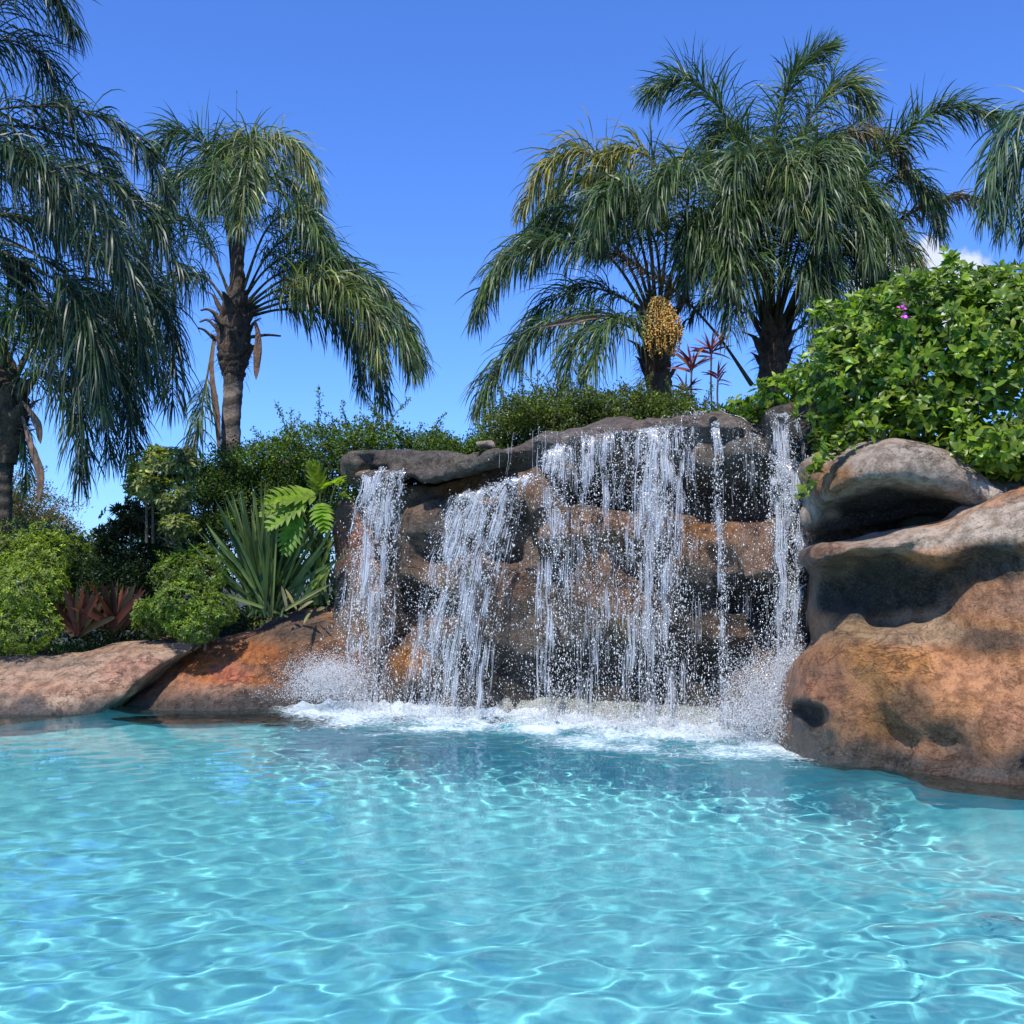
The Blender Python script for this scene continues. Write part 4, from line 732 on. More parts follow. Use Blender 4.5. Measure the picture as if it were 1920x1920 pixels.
fronds(T5, D, [([(1440, 640), (1415, 400), (1365, 230), (1290, 150), (1215, 175)], dict(grav=.2)), ([(1450, 640), (1440, 360), (1470, 190), (1510, 120), (1560, 90)], dict(L=.65, grav=.13)), ([(1455, 640), (1470, 400), (1510, 240), (1580, 160), (1632, 210)], dict(pal2=LIME, frac=.6, grav=.22)), ([(1460, 640), (1550, 430), (1650, 290, -.5), (1770, 205, -1), (1890, 225, -1.4)], dict(grav=.2, L=.75)),
    ([(1455, 640), (1550, 500), (1660, 425), (1770, 375, -.2), (1850, 375, -.4)], dict(pal=YEL[2:] + BROWN, L=.5)), ([(1440, 640), (1395, 450), (1345, 330), (1280, 300), (1240, 370)], dict(pal2=LIME, frac=.4)), ([(1450, 640), (1500, 450, -.5), (1550, 370, -.9), (1610, 410, -1.2), (1635, 500, -1.4)],),
    ([(1446, 640), (1440, 430, -.4), (1455, 300, -.9), (1480, 320, -1.4), (1490, 420, -1.7)], dict(pal2=LIME, frac=.3)), ([(1442, 640), (1385, 490, -.4), (1330, 410, -.8), (1300, 440, -1.1), (1290, 530, -1.2)],), ([(1452, 640), (1520, 500), (1580, 450, -.3), (1630, 500, -.4), (1650, 590, -.5)],), ([(1455, 640), (1510, 340), (1590, 255, -.2), (1670, 265, -.3), (1700, 330, -.4)], dict(pal2=BROWN, frac=.7, L=.6)),
    ([(1448, 640), (1490, 380, -.6), (1520, 300, -1.1), (1540, 340, -1.5), (1550, 450, -1.7)],), ([(1448, 640), (1420, 380, -.6), (1400, 300, -1), (1375, 330, -1.3), (1360, 440, -1.5)],), ([(1450, 640), (1540, 440, -.4), (1590, 360, -.8), (1650, 400, -1), (1680, 490, -1.1)],), ([(1452, 640), (1480, 540, -.8), (1510, 500, -1.2), (1530, 540, -1.4), (1535, 640, -1.5)],), ([(1446, 640), (1420, 540, -.8), (1400, 490, -1.2), (1380, 530, -1.4), (1370, 620, -1.5)],), ([(1446, 640), (1420, 360, .4), (1400, 260, .6), (1350, 250, .8), (1320, 330, .9)], dict(grav=.25)), ([(1450, 640), (1470, 480, -.6), (1510, 420, -1), (1545, 480, -1.3), (1550, 580, -1.4)],), ([(1446, 640), (1420, 470, -.7), (1390, 400, -1.1), (1370, 440, -1.4), (1365, 540, -1.6)],), ([(1450, 640), (1455, 400, .5), (1500, 290, .9), (1570, 270, 1.1), (1610, 340, 1.2)],),
    ([(1450, 640), (1440, 480), (1425, 380, -.5), (1405, 360, -.9), (1390, 430, -1.2)],), ([(1452, 640), (1480, 420, -.3), (1530, 290, -.6), (1580, 290, -.9), (1600, 380, -1.1)],), ([(1455, 640), (1580, 440), (1680, 335, -.2), (1740, 365, -.3), (1760, 440, -.3)], dict(L=.7, pal2=LIME, frac=.4)), ([(1455, 640), (1560, 500, -.3), (1650, 440, -.6), (1710, 480, -.7), (1728, 560, -.7)], dict(L=.7, pal2=BROWN, frac=.3)), ([(1450, 640), (1430, 520, .5), (1370, 450, .8), (1310, 470, .9), (1280, 560, 1)],), ([(1452, 640), (1540, 540, .5), (1620, 500, .8), (1690, 540, .9)],),
    ([(1410, 722, -.3), (1345, 628, -.6), (1270, 550, -.9), (1180, 490, -1.2), (1100, 465, -1.4)], dict(pal=BROWN, t0=.4, L=.36, grav=.25, spread=1.0, label='dead brown frond slanting down to the left')), ([(1448, 640), (1400, 580, -.2), (1340, 560, -.3), (1290, 600, -.4)], dict(L=.5)), ([(1455, 650), (1520, 600, .2), (1570, 590, .3), (1600, 640, .3)], dict(L=.5))], 500, L=.88, grav=.40)
D = 12.6; T6 = palm(P(2150, 900, D), 'palm beyond the right edge with only blue-green frond tips hanging in view')
trunk(T6, [(2150, 1000, D), (2150, 700, D), (2150, 350, D)], [.16, .15, .2])
fronds(T6, D, [([(2150, 360), (2040, 230), (1935, 215), (1872, 290), (1850, 410)],), ([(2150, 390), (2070, 280), (1975, 260), (1905, 320), (1885, 430)],), ([(2150, 400), (2080, 330, .4), (2000, 320, .6), (1950, 370, .6), (1935, 440, .6)],)], 600, L=.80, grav=.42, pal=[(.08, .14, .085), (.10, .16, .10)], width=.021)

# ------------------------------------------------------------------ shrubs and ground plants
def leaf_quads(base, d, up, L, W, rng, fold=.25):
    n = len(base); d = unit(d); s = unit(np.cross(d, up)); nn = np.cross(s, d); L = np.broadcast_to(L, n)[:, None]; W = np.broadcast_to(W, n)[:, None]
    v = np.stack([base, base + d * L * .5 - s * W * .5 + nn * W * fold, base + d * L - nn * L * .15, base + d * L * .5 + s * W * .5 + nn * W * fold], 1)
    idx = 4 * np.arange(n)[:, None]; f = np.concatenate([idx + np.array([0, 2, 1]), idx + np.array([0, 3, 2])])
    return v.reshape(-1, 3), f
def shrub(name, label, cat, blobs, n, L, W, pal, seed=0, group=None, clump=9, inner=.55, sprig=0, sprig_len=.45, mat=None, whorl=False, stems=True, upb=.35, xy=None):
    """blobs: (px, py, distance, rx px, ry px, depth radius m). Leaves sit in clumps round the shell of every lobe."""
    rng = np.random.default_rng(seed + 900); B = []
    for (px, py, d, rx, ry, rd) in blobs: B.append((P(px, py, d), np.array((rx * d / FPX, rd, ry * d / FPX))))
    vol = np.array([b[1][0] * b[1][2] + b[1][0] * b[1][1] for b in B]); vol /= vol.sum(); root = B[0][0].copy(); root[2] = min(b[0][2] - b[1][2] for b in B)
    e = empty(name, root, label=label, cat=cat, group=group)
    nc = n // clump; k = rng.choice(len(B), nc, p=vol); C0 = np.array([b[0] for b in B])[k]; R0 = np.array([b[1] for b in B])[k]
    u = unit(rng.standard_normal((nc, 3))); u[:, 1] -= .25; u = unit(u); rad = rng.uniform(inner, 1.0, nc) ** .5; lump = 1 + .24 * vnoise(C0 + u * R0, 2.6) + .15 * vnoise(C0 + u * R0, 7)
    c = C0 + u * R0 * (rad * lump)[:, None]; out = unit(u / R0)
    # twigs carrying the clumps
    cd = unit(out + (0, 0, upb) + rng.normal(0, .35, (nc, 3)))
    reps = clump; base = np.repeat(c, reps, 0); dd = np.repeat(cd, reps, 0); m = len(base)
    if whorl:
        ph = np.tile(np.arange(reps) * 2 * PI / reps, nc) + np.repeat(rng.uniform(0, 6.28, nc), reps); a = unit(np.cross(dd, (0.3, .2, 1))); b = np.cross(dd, a)
        d = unit(dd * .45 + a * np.cos(ph)[:, None] + b * np.sin(ph)[:, None]); base = base + rng.normal(0, L * .15, (m, 3)); up = dd
    else:
        base = base + rng.normal(0, L * 1.1, (m, 3)); d = unit(dd * .8 + rng.normal(0, .7, (m, 3))); up = unit(rng.normal(0, .6, (m, 3)) + (0, 0, 1.))
    sh = rad[np.repeat(np.arange(nc), reps)]; LL = L * rng.uniform(.7, 1.25, m)
    v, f = leaf_quads(base, d, up, LL, LL * W / L, rng); cc = cols(m, pal, rng, j=.22) * np.repeat(np.exp(rng.normal(0, .16, nc)), reps)[:, None]; parts = [(v, f)]; tints = [np.repeat(cc, 4, 0)]
    tw = []
    if sprig:      # wild shoots standing out of the outline
        ks = rng.choice(len(B), sprig, p=vol)
        for q in ks:
            c_, r_ = B[q]; uu = unit(np.array((rng.normal(0, .7), rng.normal(-.2, .4), rng.uniform(.5, 1.2)))); p0 = c_ + uu * r_ * .9; ln = sprig_len * rng.uniform(.5, 1.3); side = np.array((rng.normal(0, .5), rng.normal(0, .3), 1)); side = unit(side)
            pts = spline([p0, p0 + side * ln * .5, p0 + side * ln + np.array((rng.normal(0, .15) * ln, 0, -.05 * ln))], 14); tw.append(tube(pts, np.linspace(.007, .003, 14), 4))
            nl = int(ln * 130); t = rng.random(nl); ib = (t * 13).astype(int).clip(0, 12); bb = pts[ib] + rng.normal(0, .02, (nl, 3)); dl_ = unit(rng.standard_normal((nl, 3)) + side * .7)
            v, f = leaf_quads(bb, dl_, unit(rng.normal(0, .6, (nl, 3)) + (0, 0, 1.)), L * rng.uniform(.7, 1.2, nl), W, rng); parts.append((v, f)); tints.append(np.repeat(cols(nl, pal, rng) * 1.15, 4, 0))
    V_, F_ = merge(parts); link('foliage', mesh('foliage', V_, F_, {'tint': np.concatenate(tints)}, smooth=False), mat or MSHRUB, e)
    for c_, r_ in B[::max(1, len(B) // 26)]:
        j = rng.normal(0, .2, 3) * (1, 1, 0); pts = spline([np.array((c_[0] * .8 + root[0] * .2, c_[1], root[2] - .1)), c_ - (0, 0, r_[2] * .5) + j * .5, c_ + r_ * rng.uniform(-.5, .5, 3)], 10); tw.append(tube(pts, np.linspace(.022, .006, 10), 5))
        for _ in range(3): tw.append(tube(spline([pts[rng.integers(4, 9)], c_ + r_ * rng.uniform(-.6, .6, 3), c_ + r_ * unit(rng.standard_normal(3)) * .85], 7), np.linspace(.01, .003, 7), 4))
    V_, F_ = merge(tw); link('branches', mesh('branches', V_, F_), MTWIG, e, kind='stuff')
    return e
def outline(tops, bottom, d, r, seed, rows=3, rd=.6):
    """lobes filling the area between a top outline [(px, py)] and a bottom row"""
    rng = np.random.default_rng(seed); out = []; xs = np.array([a[0] for a in tops]); yy = np.array([a[1] for a in tops])
    for x in np.arange(xs[0], xs[-1] + 1, r * .9):
        t = float(np.interp(x, xs, yy)) + r * .8; y = t
        while y < bottom + r:
            out.append((x + rng.normal(0, r * .3), y + rng.normal(0, r * .15), d + rng.normal(0, rd * .4), r * rng.uniform(.8, 1.3), r * rng.uniform(.7, 1.1), rd * rng.uniform(.7, 1.2))); y += r * 1.15
    return out
HG = [(.055, .10, .02), (.09, .15, .028), (.14, .20, .04), (.035, .065, .016)]; HG2 = [(.075, .11, .024), (.11, .15, .032), (.14, .175, .045), (.05, .08, .02)]
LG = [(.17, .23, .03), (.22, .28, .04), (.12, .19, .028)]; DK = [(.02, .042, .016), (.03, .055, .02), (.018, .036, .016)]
g = 'fine-leaved hedge shrubs behind the falls'
shrub('hedge_shrub', 'dark fine-leaved shrub around the foot of the bare palm trunk', 'shrub', outline([(400, 870), (450, 850), (520, 830), (570, 825)], 960, 15.6, 40, 1), 30000, .046, .024, HG, 1, g, sprig=24)
shrub('hedge_shrub', 'fine-leaved shrub with upright shoots above the dark rock ledge', 'shrub', outline([(540, 832), (600, 806), (680, 792), (760, 800), (820, 818)], 930, 15.0, 42, 2), 32000, .046, .024, HG, 2, g, sprig=60, sprig_len=.5)
shrub('hedge_shrub', 'low fine-leaved shrub between the small pale stone and the ledge shrub', 'shrub', outline([(800, 826), (860, 830), (900, 822), (950, 796)], 860, 14.6, 26, 3, rd=.4), 14000, .044, .023, HG, 3, g, sprig=8, sprig_len=.3)
shrub('hedge_shrub', 'olive fine-leaved shrub behind the left end of the central curtain', 'shrub', outline([(930, 780), (980, 745), (1050, 735), (1110, 735)], 830, 14.8, 34, 4, rd=.5), 24000, .044, .023, HG2, 4, g, sprig=46, sprig_len=.42)
shrub('hedge_shrub', 'olive fine-leaved shrub below the palm with the fruit cluster', 'shrub', outline([(1110, 738), (1180, 740), (1250, 750), (1330, 765), (1400, 770)], 800, 14.6, 30, 5, rd=.5), 24000, .044, .023, HG2, 5, g, sprig=40, sprig_len=.35)
# left bank
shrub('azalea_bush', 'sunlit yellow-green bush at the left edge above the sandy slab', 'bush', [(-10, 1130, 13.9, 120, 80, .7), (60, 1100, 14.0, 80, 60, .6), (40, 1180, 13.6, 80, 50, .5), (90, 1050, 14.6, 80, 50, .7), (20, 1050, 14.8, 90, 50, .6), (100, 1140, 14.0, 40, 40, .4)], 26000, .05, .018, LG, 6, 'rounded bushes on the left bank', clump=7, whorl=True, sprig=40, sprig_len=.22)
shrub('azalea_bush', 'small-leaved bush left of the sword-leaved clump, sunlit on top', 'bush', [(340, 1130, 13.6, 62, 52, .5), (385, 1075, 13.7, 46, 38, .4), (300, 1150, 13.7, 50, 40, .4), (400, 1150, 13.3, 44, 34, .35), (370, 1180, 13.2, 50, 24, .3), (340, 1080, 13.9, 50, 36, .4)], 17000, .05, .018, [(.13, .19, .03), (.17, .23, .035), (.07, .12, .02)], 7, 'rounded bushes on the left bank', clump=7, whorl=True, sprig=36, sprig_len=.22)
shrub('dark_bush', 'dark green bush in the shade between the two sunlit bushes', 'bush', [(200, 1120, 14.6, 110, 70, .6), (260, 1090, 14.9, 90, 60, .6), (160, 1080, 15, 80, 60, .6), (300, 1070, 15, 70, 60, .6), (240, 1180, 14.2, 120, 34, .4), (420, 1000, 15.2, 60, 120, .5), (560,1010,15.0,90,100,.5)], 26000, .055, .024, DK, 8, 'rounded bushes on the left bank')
shrub('variegated_shrub', 'tall shrub with creamy yellow leaf rosettes under the hanging fronds', 'shrub', [(290, 872, 13.8, 34, 26, .3), (275, 910, 13.7, 36, 20, .3), (335, 870, 13.9, 34, 26, .3), (322, 930, 13.8, 34, 30, .3), (335, 985, 13.7, 28, 18, .25)], 3800, .10, .032, [(.24, .25, .07), (.32, .31, .12), (.11, .16, .045), (.14, .18, .05)], 9, clump=11, whorl=True, upb=.6)
shrub('rosette_tree', 'small tree with dark drooping leaf rosettes beside the creamy shrub', 'shrub', [(255, 975, 15.1, 46, 24, .35), (215, 1000, 15.0, 34, 20, .3), (290, 1000, 15.1, 44, 30, .35), (330, 1020, 15.0, 50, 34, .35), (205, 1025, 15, 18, 16, .25), (290, 940, 15.2, 34, 26, .3), (350,1050,15,50,30,.3)], 5200, .105, .034, [(.05, .065, .022), (.08, .085, .03), (.035, .05, .02)], 10, clump=11, whorl=True, upb=-.1)
shrub('flowering_tree', 'feathery tree with orange-red blossom at the left edge', 'tree', [(60, 950, 21, 70, 26, .9), (30, 985, 21, 90, 26, 1), (100, 990, 21, 50, 20, .8), (40, 920, 21, 40, 24, .8), (-30, 940, 21, 60, 40, 1), (110, 1020, 21, 40, 16, .7)], 16000, .055, .022, [(.07, .12, .03), (.10, .13, .03), (.06, .10, .03), (.30, .07, .02), (.07,.11,.03), (.22, .12, .03)], 11, sprig=4)
shrub('broadleaf_bush', 'grey-green bush just below the feathery blossoming tree', 'bush', [(30, 1020, 17, 110, 34, .8), (100, 1035, 17, 60, 30, .6)], 9000, .06, .03, [(.06, .09, .05), (.09, .12, .07)], 12)
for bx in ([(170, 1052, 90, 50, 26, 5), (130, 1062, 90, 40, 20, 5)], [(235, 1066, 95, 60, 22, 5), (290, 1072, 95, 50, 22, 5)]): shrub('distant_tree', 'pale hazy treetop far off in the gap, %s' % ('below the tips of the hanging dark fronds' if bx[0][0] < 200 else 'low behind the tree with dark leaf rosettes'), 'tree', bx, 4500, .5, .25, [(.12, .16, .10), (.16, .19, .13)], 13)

# low creeping cover on the soil behind the slabs
rng = np.random.default_rng(88); n = 15000; px_ = rng.uniform(-60, 690, n); dd_ = rng.uniform(13.6, 17.5, n); x_ = (px_ - 960) / FPX * dd_; gy = ghz(x_, dd_); ok = gy > .2; x_, dd_, gy = x_[ok], dd_[ok], gy[ok]; n = len(x_)
b_ = np.stack([x_, dd_, gy + .22 * rng.random(n) ** 1.5 + .08 * vnoise(np.stack([x_, dd_, 0 * x_], 1), 2.0)], 1); d_ = unit(rng.normal(0, .8, (n, 3)) + (0, -.2, .5)); v, f = leaf_quads(b_, d_, unit(rng.normal(0, .5, (n, 3)) + (0, 0, 1.)), rng.uniform(.05, .1, n), .035, rng)
link('ground_cover', mesh('ground_cover', v, f, {'tint': np.repeat(cols(n, DK + HG, rng), 4, 0)}, smooth=False), MSHRUB, kind='stuff', label='low dark green creeping plants covering the soil behind the slabs', cat='ground cover')

# big-leaved climber over the right-hand rocks
def big_leaf(L=1.0, W=.46, n=4, fold=.22, droop=.22):
    t = np.linspace(0, 1, n); w = np.array([.12, .95, .88, .06]) * W * .5; z = -droop * t ** 2
    v = np.concatenate([np.stack([t * L, -w, z + fold * w * 1.6 - .03], 1), np.stack([t * L, 0 * w, z], 1), np.stack([t * L, w, z + fold * w * 1.6 - .03], 1)])
    f = [[j * n + i, j * n + i + 1, (j + 1) * n + i + 1, (j + 1) * n + i] for j in range(2) for i in range(n - 1)]
    return v * (1, 1, 1), np.array(f)
e = empty('climbing_shrub', P(1700, 850, 9.6), label='bright green big-leaved climber draped over the rocks at the right', cat='shrub')
rng = np.random.default_rng(77)
hull = [(1900, 690, 9.9, 240, 200, 1.0), (1720, 660, 10.3, 170, 130, .9), (1640, 740, 10.2, 150, 100, .8), (1560, 700, 10.8, 120, 80, .7), (1490, 735, 11.2, 90, 50, .5), (1590, 640, 10.7, 70, 60, .6), (1400, 772, 11.6, 60, 22, .35), (1600, 590, 10.8, 60, 40, .6), (1850, 840, 9.4, 110, 60, .5), (1570, 830, 10.1, 60, 34, .35), (1700, 790, 9.9, 120, 60, .6), (1980, 560, 10.2, 200, 90, 1), (1660,600,10.6,80,70,.7), (1780,560,10.4,110,60,.8), (1340,786,11.9,34,12,.25)]
CC, OO = [], []
wt = np.array([a[3] * a[4] for a in hull], float) ** .85; wt /= wt.sum()
for k in rng.choice(len(hull), 4200, p=wt):
    px, py, d, rx, ry, rd = hull[k]; u = unit(rng.standard_normal(3)); u[1] = -abs(u[1]) if rng.random() < .8 else u[1]
    r_ = np.array((rx * d / FPX, rd, ry * d / FPX)); s = rng.uniform(.62, 1.05) if rng.random() < .85 else rng.uniform(.2, .6); CC.append(P(px, py, d) + u * r_ * s * (1 + .10 * rng.standard_normal())); OO.append(unit(u / r_))
CC, OO = np.array(CC), np.array(OO)
ok = (CC[:, 2] > 1.9)
for S in (RIGHT,): ok &= S.sample(CC) > .02
fy = CC[:, 1]; sx = 960 + FPX * CC[:, 0] / fy; sy = HY - FPX * (CC[:, 2] - CH) / fy
lim = np.interp(sx, [1320, 1400, 1500, 1540, 1600, 1650, 1700, 1800, 1850, 1920, 2000], [800, 800, 775, 860, 850, 815, 815, 845, 900, 905, 910]); ok &= sy < lim
lim2 = np.interp(sx, [1320, 1400, 1440, 1500, 1540, 1550, 1600, 1700, 1780, 1850, 1920], [782, 750, 705, 675, 625, 575, 548, 512, 482, 500, 492]); lim2 = lim2 + 26 * vnoise(np.stack([sx / 60, sx * 0, sx * 0 + 3], 1), 1.0) + 8; ok &= sy > lim2
CC, OO = CC[ok], OO[ok]
# trailing shoots in front of the dark block and the fall
for a in ([(1600, 790), (1570, 830), (1530, 870)], [(1560, 840), (1525, 880), (1505, 930)], [(1640, 800), (1600, 830), (1560, 860)], [(1900, 850), (1880, 880), (1900, 905)], [(1780, 540, .0), (1790, 500), (1775, 475)], [(1560, 600), (1540, 570), (1530, 590)], [(1740, 560), (1725, 530), (1700, 520)], [(1440, 770), (1400, 785), (1345, 795)]):
    sp = spline([P(b[0], b[1], 9.35 if b[0] < 1700 and b[1] > 700 and b[0] > 1480 else (11.4 if b[0] < 1480 else 9.6)) for b in a], 8); CC = np.concatenate([CC, sp]); OO = np.concatenate([OO, np.tile([[-.1, -.8, .5]], (8, 1))])
    v, f = tube(sp, .006, 5); link('stem', mesh('stem', v, f), MTWIG, e)
nc = len(CC); per = rng.integers(4, 8, nc); K = np.repeat(np.arange(nc), per); m = len(K); ax = unit(OO + rng.normal(0, .35, (nc, 3)) + (0, -.1, .35))[K]
ph = np.concatenate([np.arange(p) * 2 * PI / p + rng.uniform(0, 6.28) for p in per]); a = unit(np.cross(ax, (.2, .3, 1))); b = np.cross(ax, a)
d = unit(a * np.cos(ph)[:, None] + b * np.sin(ph)[:, None] + ax * rng.uniform(.15, .9, m)[:, None]); L_ = rng.uniform(.05, .118, m); base = CC[K] + rng.normal(0, .012, (m, 3))
sd_ = unit(np.cross(ax, d)); nn_ = np.cross(d, sd_); tc_ = cols(m, [(.13, .21, .016), (.17, .25, .02), (.09, .17, .016), (.06, .12, .015), (.20, .26, .03)], rng, j=.22) * np.repeat(np.exp(rng.normal(-.08, .25, nc)), per)[:, None]
variants = [big_leaf(), big_leaf(W=.52, fold=.35, droop=.3), big_leaf(W=.42, fold=.12, droop=.12), big_leaf(W=.5, fold=.28, droop=-.05)]
near = np.argsort(base[:, 1] - L_ * 12 + rng.random(m) * .3); vis = near[(sxx := 960 + FPX * base[near, 0] / base[near, 1]) < 1915][:300]; single = np.zeros(m, bool); single[vis] = True
lv, lf = variants[0]; rest = np.where(~single)[0]; kv = rng.integers(0, 4, m); VV, FF, TT = [], [], []; o_ = 0
for q in range(4):
    r_ = rest[kv[rest] == q]; lv, lf = variants[q]; g3 = base[r_][:, None] + L_[r_][:, None, None] * (lv[None, :, 0:1] * d[r_][:, None] + lv[None, :, 1:2] * sd_[r_][:, None] + lv[None, :, 2:3] * nn_[r_][:, None])
    VV.append(g3.reshape(-1, 3)); FF.append((lf[None] + 12 * np.arange(len(r_))[:, None, None]).reshape(-1, 4) + o_); o_ += len(r_) * 12; TT.append(np.repeat(tc_[r_], 12, 0))
link('foliage', mesh('foliage', np.concatenate(VV), FF, {'tint': np.concatenate(TT)}), MBIG, e, kind='stuff')
from mathutils import Matrix
tones = [(.14, .22, .018), (.18, .26, .022), (.10, .18, .018), (.20, .26, .03)]
vm = [[mesh('leaf', variants[q][0], variants[q][1], {'tint': np.tile([t], (12, 1))}) for t in tones] for q in range(4)]
for q in range(4):
    for t in range(4): vm[q][t].materials.append(MBIG)
inv = e.matrix_basis.inverted(); loc0 = Vector(e.location)
for i in vis:
    ob = link('leaf', vm[kv[i]][rng.integers(0, 4)], None, e); s_ = float(L_[i])
    mt = Matrix((tuple(d[i] * s_) + (base[i][0],), tuple((0, 0, 0, 0)), (0, 0, 0, 0), (0, 0, 0, 1)))
    mt = Matrix([[d[i][r] * s_, sd_[i][r] * s_, nn_[i][r] * s_, base[i][r]] for r in range(3)] + [[0, 0, 0, 1]]); ob.matrix_parent_inverse.identity(); mt.translation = mt.translation - loc0; ob.matrix_basis = mt
# woody frame of the climber and its two pink flowers
tw = []
for i in rng.choice(nc, 160): c_ = CC[i]; tw.append(tube(spline([c_ + (rng.normal(0, .2), .5, -.35), c_ + (0, .2, -.12), c_], 6), np.linspace(.010, .004, 6), 4))
v, f = merge(tw); link('branches', mesh('branches', v, f), MTWIG, e, kind='stuff')
M = Mat('pink_petal'); MPINK = M.surf(M.n('BsdfPrincipled', Base_Color=(.62, .10, .52, 1), Roughness=.5))
for px, py in ((1692, 573), (1695, 592)):
    c_ = P(px, py, 9.45); n = 9; ph = rng.uniform(0, 6.28, n); d_ = np.stack([np.cos(ph), -.5 + 0 * ph, np.sin(ph)], 1); v, f, k = ribbons(c_ + rng.normal(0, .012, (n, 3)), d_, .038, .028, S=3, grav=.1, prof=np.array([.3, 1, .9, .3]), rng=rng); link('flower', mesh('flower', v, f), MPINK, e)

# sword-leaved clump (flax)
def blade_clump(name, label, cat, base, d, tips, pal, wid, seed, mat=MBLADE, part='blade', grav=.02, spread=.12, S=9, fold=.18, prof=None):
    rng = np.random.default_rng(seed); b0 = P(base[0], base[1], d); e = empty(name, b0, label=label, cat=cat)
    for (tx, ty, td) in tips:
        tip = P(tx, ty, d + td); st = b0 + np.array((rng.normal(0, spread), rng.normal(0, spread * .6), -.03)); v0 = tip - st; L = np.linalg.norm(v0); g_ = grav * rng.uniform(.5, 1.6); d0 = unit(v0) + (0, 0, g_ * S * .5)
        pr = prof if prof is not None else np.interp(np.linspace(0, 1, S + 1), [0, .2, .6, .85, 1], [.45, .8, 1, .6, .02])
        v, f, k = ribbons(st[None], d0[None], np.array([L * 1.03]), np.array([wid * rng.uniform(.75, 1.2)]), S=S, grav=g_, up=np.array([[rng.normal(0, .55), -1, rng.normal(0, .3)]]), fold=fold, prof=pr, rng=rng)
        c = cols(1, pal, rng, j=.2); t = np.linspace(0, 1, S + 1).repeat(3)[:, None]; cc = c * (1 + .25 * (t - .5)) 
        link(part, mesh(part, v, f, {'tint': cc}), mat, e)
    return e
rng = np.random.default_rng(21); tips = []
for i in range(140):
    a = rng.normal(0, .42); l = rng.uniform(150, 250) * (1 - .12 * abs(a)); tips.append((505 + math.sin(a) * l, 1148 - math.cos(a) * l, rng.uniform(-.5, .5)))
tips += [(400, 932, 0), (452, 912, .1), (472, 908, -.1), (500, 915, 0), (520, 935, .1), (430, 915, 0), (388, 985, -.1), (540, 950, 0), (380, 1000, .1), (600, 1080, -.4), (610, 1020, -.2), (590, 990, -.2), (440, 1000, -.5), (360, 1060, -.3)]
blade_clump('flax_plant', 'large clump of dark green sword leaves above the orange slab', 'plant', (500, 1152), 13.75, tips, [(.042, .075, .022), (.06, .10, .028), (.03, .055, .018), (.12, .16, .05)], .046, 22, grav=.015)
blade_clump('flax_plant', 'pair of pale arching blades leaning left out of the dark bushes', 'plant', (440, 1110), 14.0, [(300, 1008, 0), (308, 1020, -.1), (318, 1040, .1)], [(.15, .18, .09), (.2, .2, .1)], .05, 23, grav=.09)
blade_clump('fallen_leaves', 'dry straw-coloured blades lying over the top of the orange slab', 'plant', (560, 1140), 13.3, [(570, 1170, -.3), (528, 1100, 0), (610, 1140, -.2), (600, 1115, 0), (588, 1128, -.2), (535, 1105, .1), (622, 1096, 0)], [(.28, .24, .10), (.2, .2, .08), (.34, .30, .16)], .05, 24, grav=.03, S=6)
blade_clump('lily_clump', 'loose clump of yellow-green strap leaves under the lobed leaves', 'plant', (590, 1130), 13.7, [(560 + rng.uniform(0, 75), 1000 + rng.uniform(0, 90), rng.uniform(-.3, .3)) for i in range(26)], [(.14, .19, .04), (.09, .14, .035), (.05, .08, .03)], .055, 25, grav=.05)
for bx, by, dd_, lab, n, sz in ((150, 1188, 13.7, 'red-brown bromeliad rosette in the shade, the left of the two', 22, 75), (215, 1178, 13.8, 'red-brown bromeliad rosette with a pink centre, the right of the two', 20, 85)):
    rng = np.random.default_rng(int(bx)); tp = [(bx + math.sin(a) * sz * rng.uniform(.8, 1.1), by - 8 - math.cos(a) * sz * rng.uniform(.8, 1.15), rng.uniform(-.4, .4)) for a in np.linspace(-1.35, 1.35, n)]
    b_ = blade_clump('bromeliad', lab, 'bromeliad', (bx, by), dd_, tp, [(.07, .022, .016), (.04, .016, .014), (.11, .035, .02), (.05, .04, .02)], .085, 26, part='leaf', grav=.06, S=7, spread=.03); b_['group'] = 'bromeliads on the left bank'
# red cordylines by the palms
for tx, ty, by_, n, sz, dd_, lab in ((1297, 668, 790, 26, 46, 14.9, 'orange-tipped'), (1334, 640, 800, 24, 46, 15.2, 'tallest'), (1346, 690, 800, 20, 34, 15.0, 'smallest'), (1286, 715, 800, 18, 34, 14.8, 'lowest')):
    e2 = empty('cordyline', P(tx, by_, dd_), label={'orange-tipped': 'dark red cordyline tuft just right of the fruit cluster, some leaves orange', 'tallest': 'tallest dark purple cordyline tuft on a thin bare stem', 'smallest': 'small purple cordyline tuft lowest on the right', 'lowest': 'bushy dark red cordyline close against the palm trunk'}[lab], cat='cordyline', group='red cordylines beside the palm')
    v, f = tube(spline([P(tx + 2, by_, dd_), P(tx - 1, (by_ + ty) / 2, dd_), P(tx, ty + 22, dd_)], 8), .013, 6); link('stem', mesh('stem', v, f), MTWIG, e2)
    rng = np.random.default_rng(int(tx)); st = P(tx, ty + 20, dd_)
    for i in range(n):
        a = rng.uniform(-2.0, 2.0); dv = np.array((math.sin(a), rng.normal(0, .5), math.cos(a) + .3)); v, f, k = ribbons((st + (0, 0, rng.uniform(-.08, .06)))[None], dv[None], np.array([sz * dd_ / FPX * rng.uniform(.8, 1.2)]), np.array([.030]), S=5, grav=.10, rng=rng)
        pal = [(.15, .03, .04), (.09, .02, .035), (.2, .05, .04)] + ([(.36, .15, .06)] if lab == 'orange-tipped' else []); link('leaf', mesh('leaf', v, f, {'tint': np.repeat(cols(1, pal, rng), k, 0)}), MBLADE, e2)
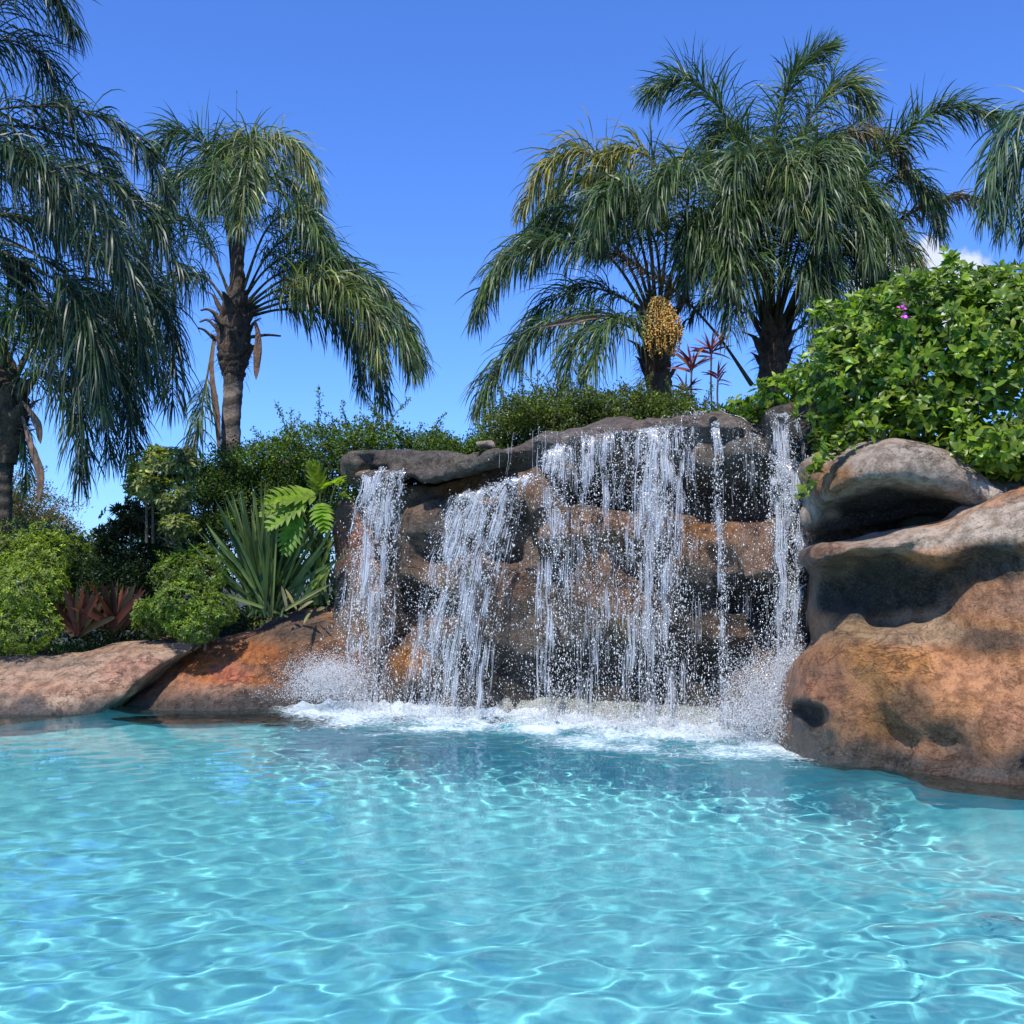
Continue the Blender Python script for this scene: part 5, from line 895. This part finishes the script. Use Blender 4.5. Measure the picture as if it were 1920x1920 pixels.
# the plant with large lobed leaves beside the left fall
def lobed(n=8, seed=0):
    """one pinnately cut leaf: pairs of curved pointed lobes joined along a broad midrib"""
    rng = np.random.default_rng(seed); parts = []
    t = np.linspace(0, 1, 13); hw = .19 * np.sin(PI * np.clip(t * .9 + .08, 0, 1)) + .012; z = -.35 * t ** 2
    mid = np.stack([np.stack([t, -hw, z + .03], 1), np.stack([t, 0 * t, z], 1), np.stack([t, hw, z + .03], 1)], 0).reshape(-1, 3); idx = np.arange(39).reshape(3, 13)
    parts.append((mid, np.stack([idx[:-1, :-1], idx[:-1, 1:], idx[1:, 1:], idx[1:, :-1]], -1).reshape(-1, 4)))
    for sgn in (-1, 1):
        for i in range(n):
            u = .06 + .9 * i / (n - 1); L = .50 * math.sin(PI * (.18 + .74 * u)) ** .8 * rng.uniform(.9, 1.1); an = 1.25 - .75 * u; base = np.array([[u, 0, -.35 * u * u]]); d = np.array([[math.cos(an), sgn * math.sin(an), .18 * rng.uniform(.4, 1.4)]])
            v, f, k = ribbons(base, d, np.array([L]), np.array([.18]), S=5, grav=.11, up=np.array([[0, rng.normal(0, .15), 1.]]), fold=.1, prof=np.array([1, 1.05, .95, .7, .42, .04]), rng=rng); parts.append((v, f))
    V_, F_ = merge(parts); return V_, np.concatenate(F_)
e3 = empty('lobed_leaf_plant', P(590, 1100, 13.9), label='plant with huge deeply cut bright green leaves left of the leftmost fall', cat='plant')
rng = np.random.default_rng(31); MLOBE = leaf_material('lobed_leaf', .5, .45, .3, var=.25, scale=9)
for (px, py, dd_, s, ax, ay, az_, cc) in ((590, 930, 13.4, .62, -1, -.6, .1, (0.202, 0.297, 0.030)), (610, 915, 13.5, .50, .4, -.7, .3, (0.232, 0.324, 0.036)), (570, 945, 13.3, .55, -1, -.7, -.5, (0.186, 0.284, 0.048)), (600, 945, 13.2, .45, .3, -.9, -.7, (0.155, 0.270, 0.024)), (560, 970, 13.3, .50, -.4, -.5, -1, (0.124, 0.243, 0.030)), (630, 905, 13.8, .4, .8, -.4, .4, (0.217, 0.297, 0.024)), (600, 925, 13.9, .45, -.1, -.4, .9, (0.248, 0.311, 0.030)), (640, 925, 13.6, .35, .7, -.6, -.1, (0.155, 0.243, 0.030)), (560, 950, 13.7, .5, -.8, -.4, .0, (0.217, 0.297, 0.054))):
    lv, lf = lobed(seed=int(px)); a = unit(np.array((ax, ay, az_))); nrm = unit(np.array((.1, -.7, .8)) - a * float(np.dot(a, (.1, -.7, .8)))); b = np.cross(nrm, a); c_ = P(px, py, dd_); s *= .85
    W_ = c_ + s * (lv[:, 0:1] * a + lv[:, 1:2] * b + lv[:, 2:3] * nrm); link('leaf', mesh('leaf', W_, lf, {'tint': np.tile([cc], (len(W_), 1))}), MLOBE, e3)
    v, f = tube(spline([P(600, 1120, 13.8), (P(600, 1050, 13.8) + c_) / 2 + (0, 0, .05), c_], 10), .014, 6); link('stalk', mesh('stalk', v, f, {'tint': np.tile([(.08, .12, .04)], (len(v), 1))}), MLOBE, e3)
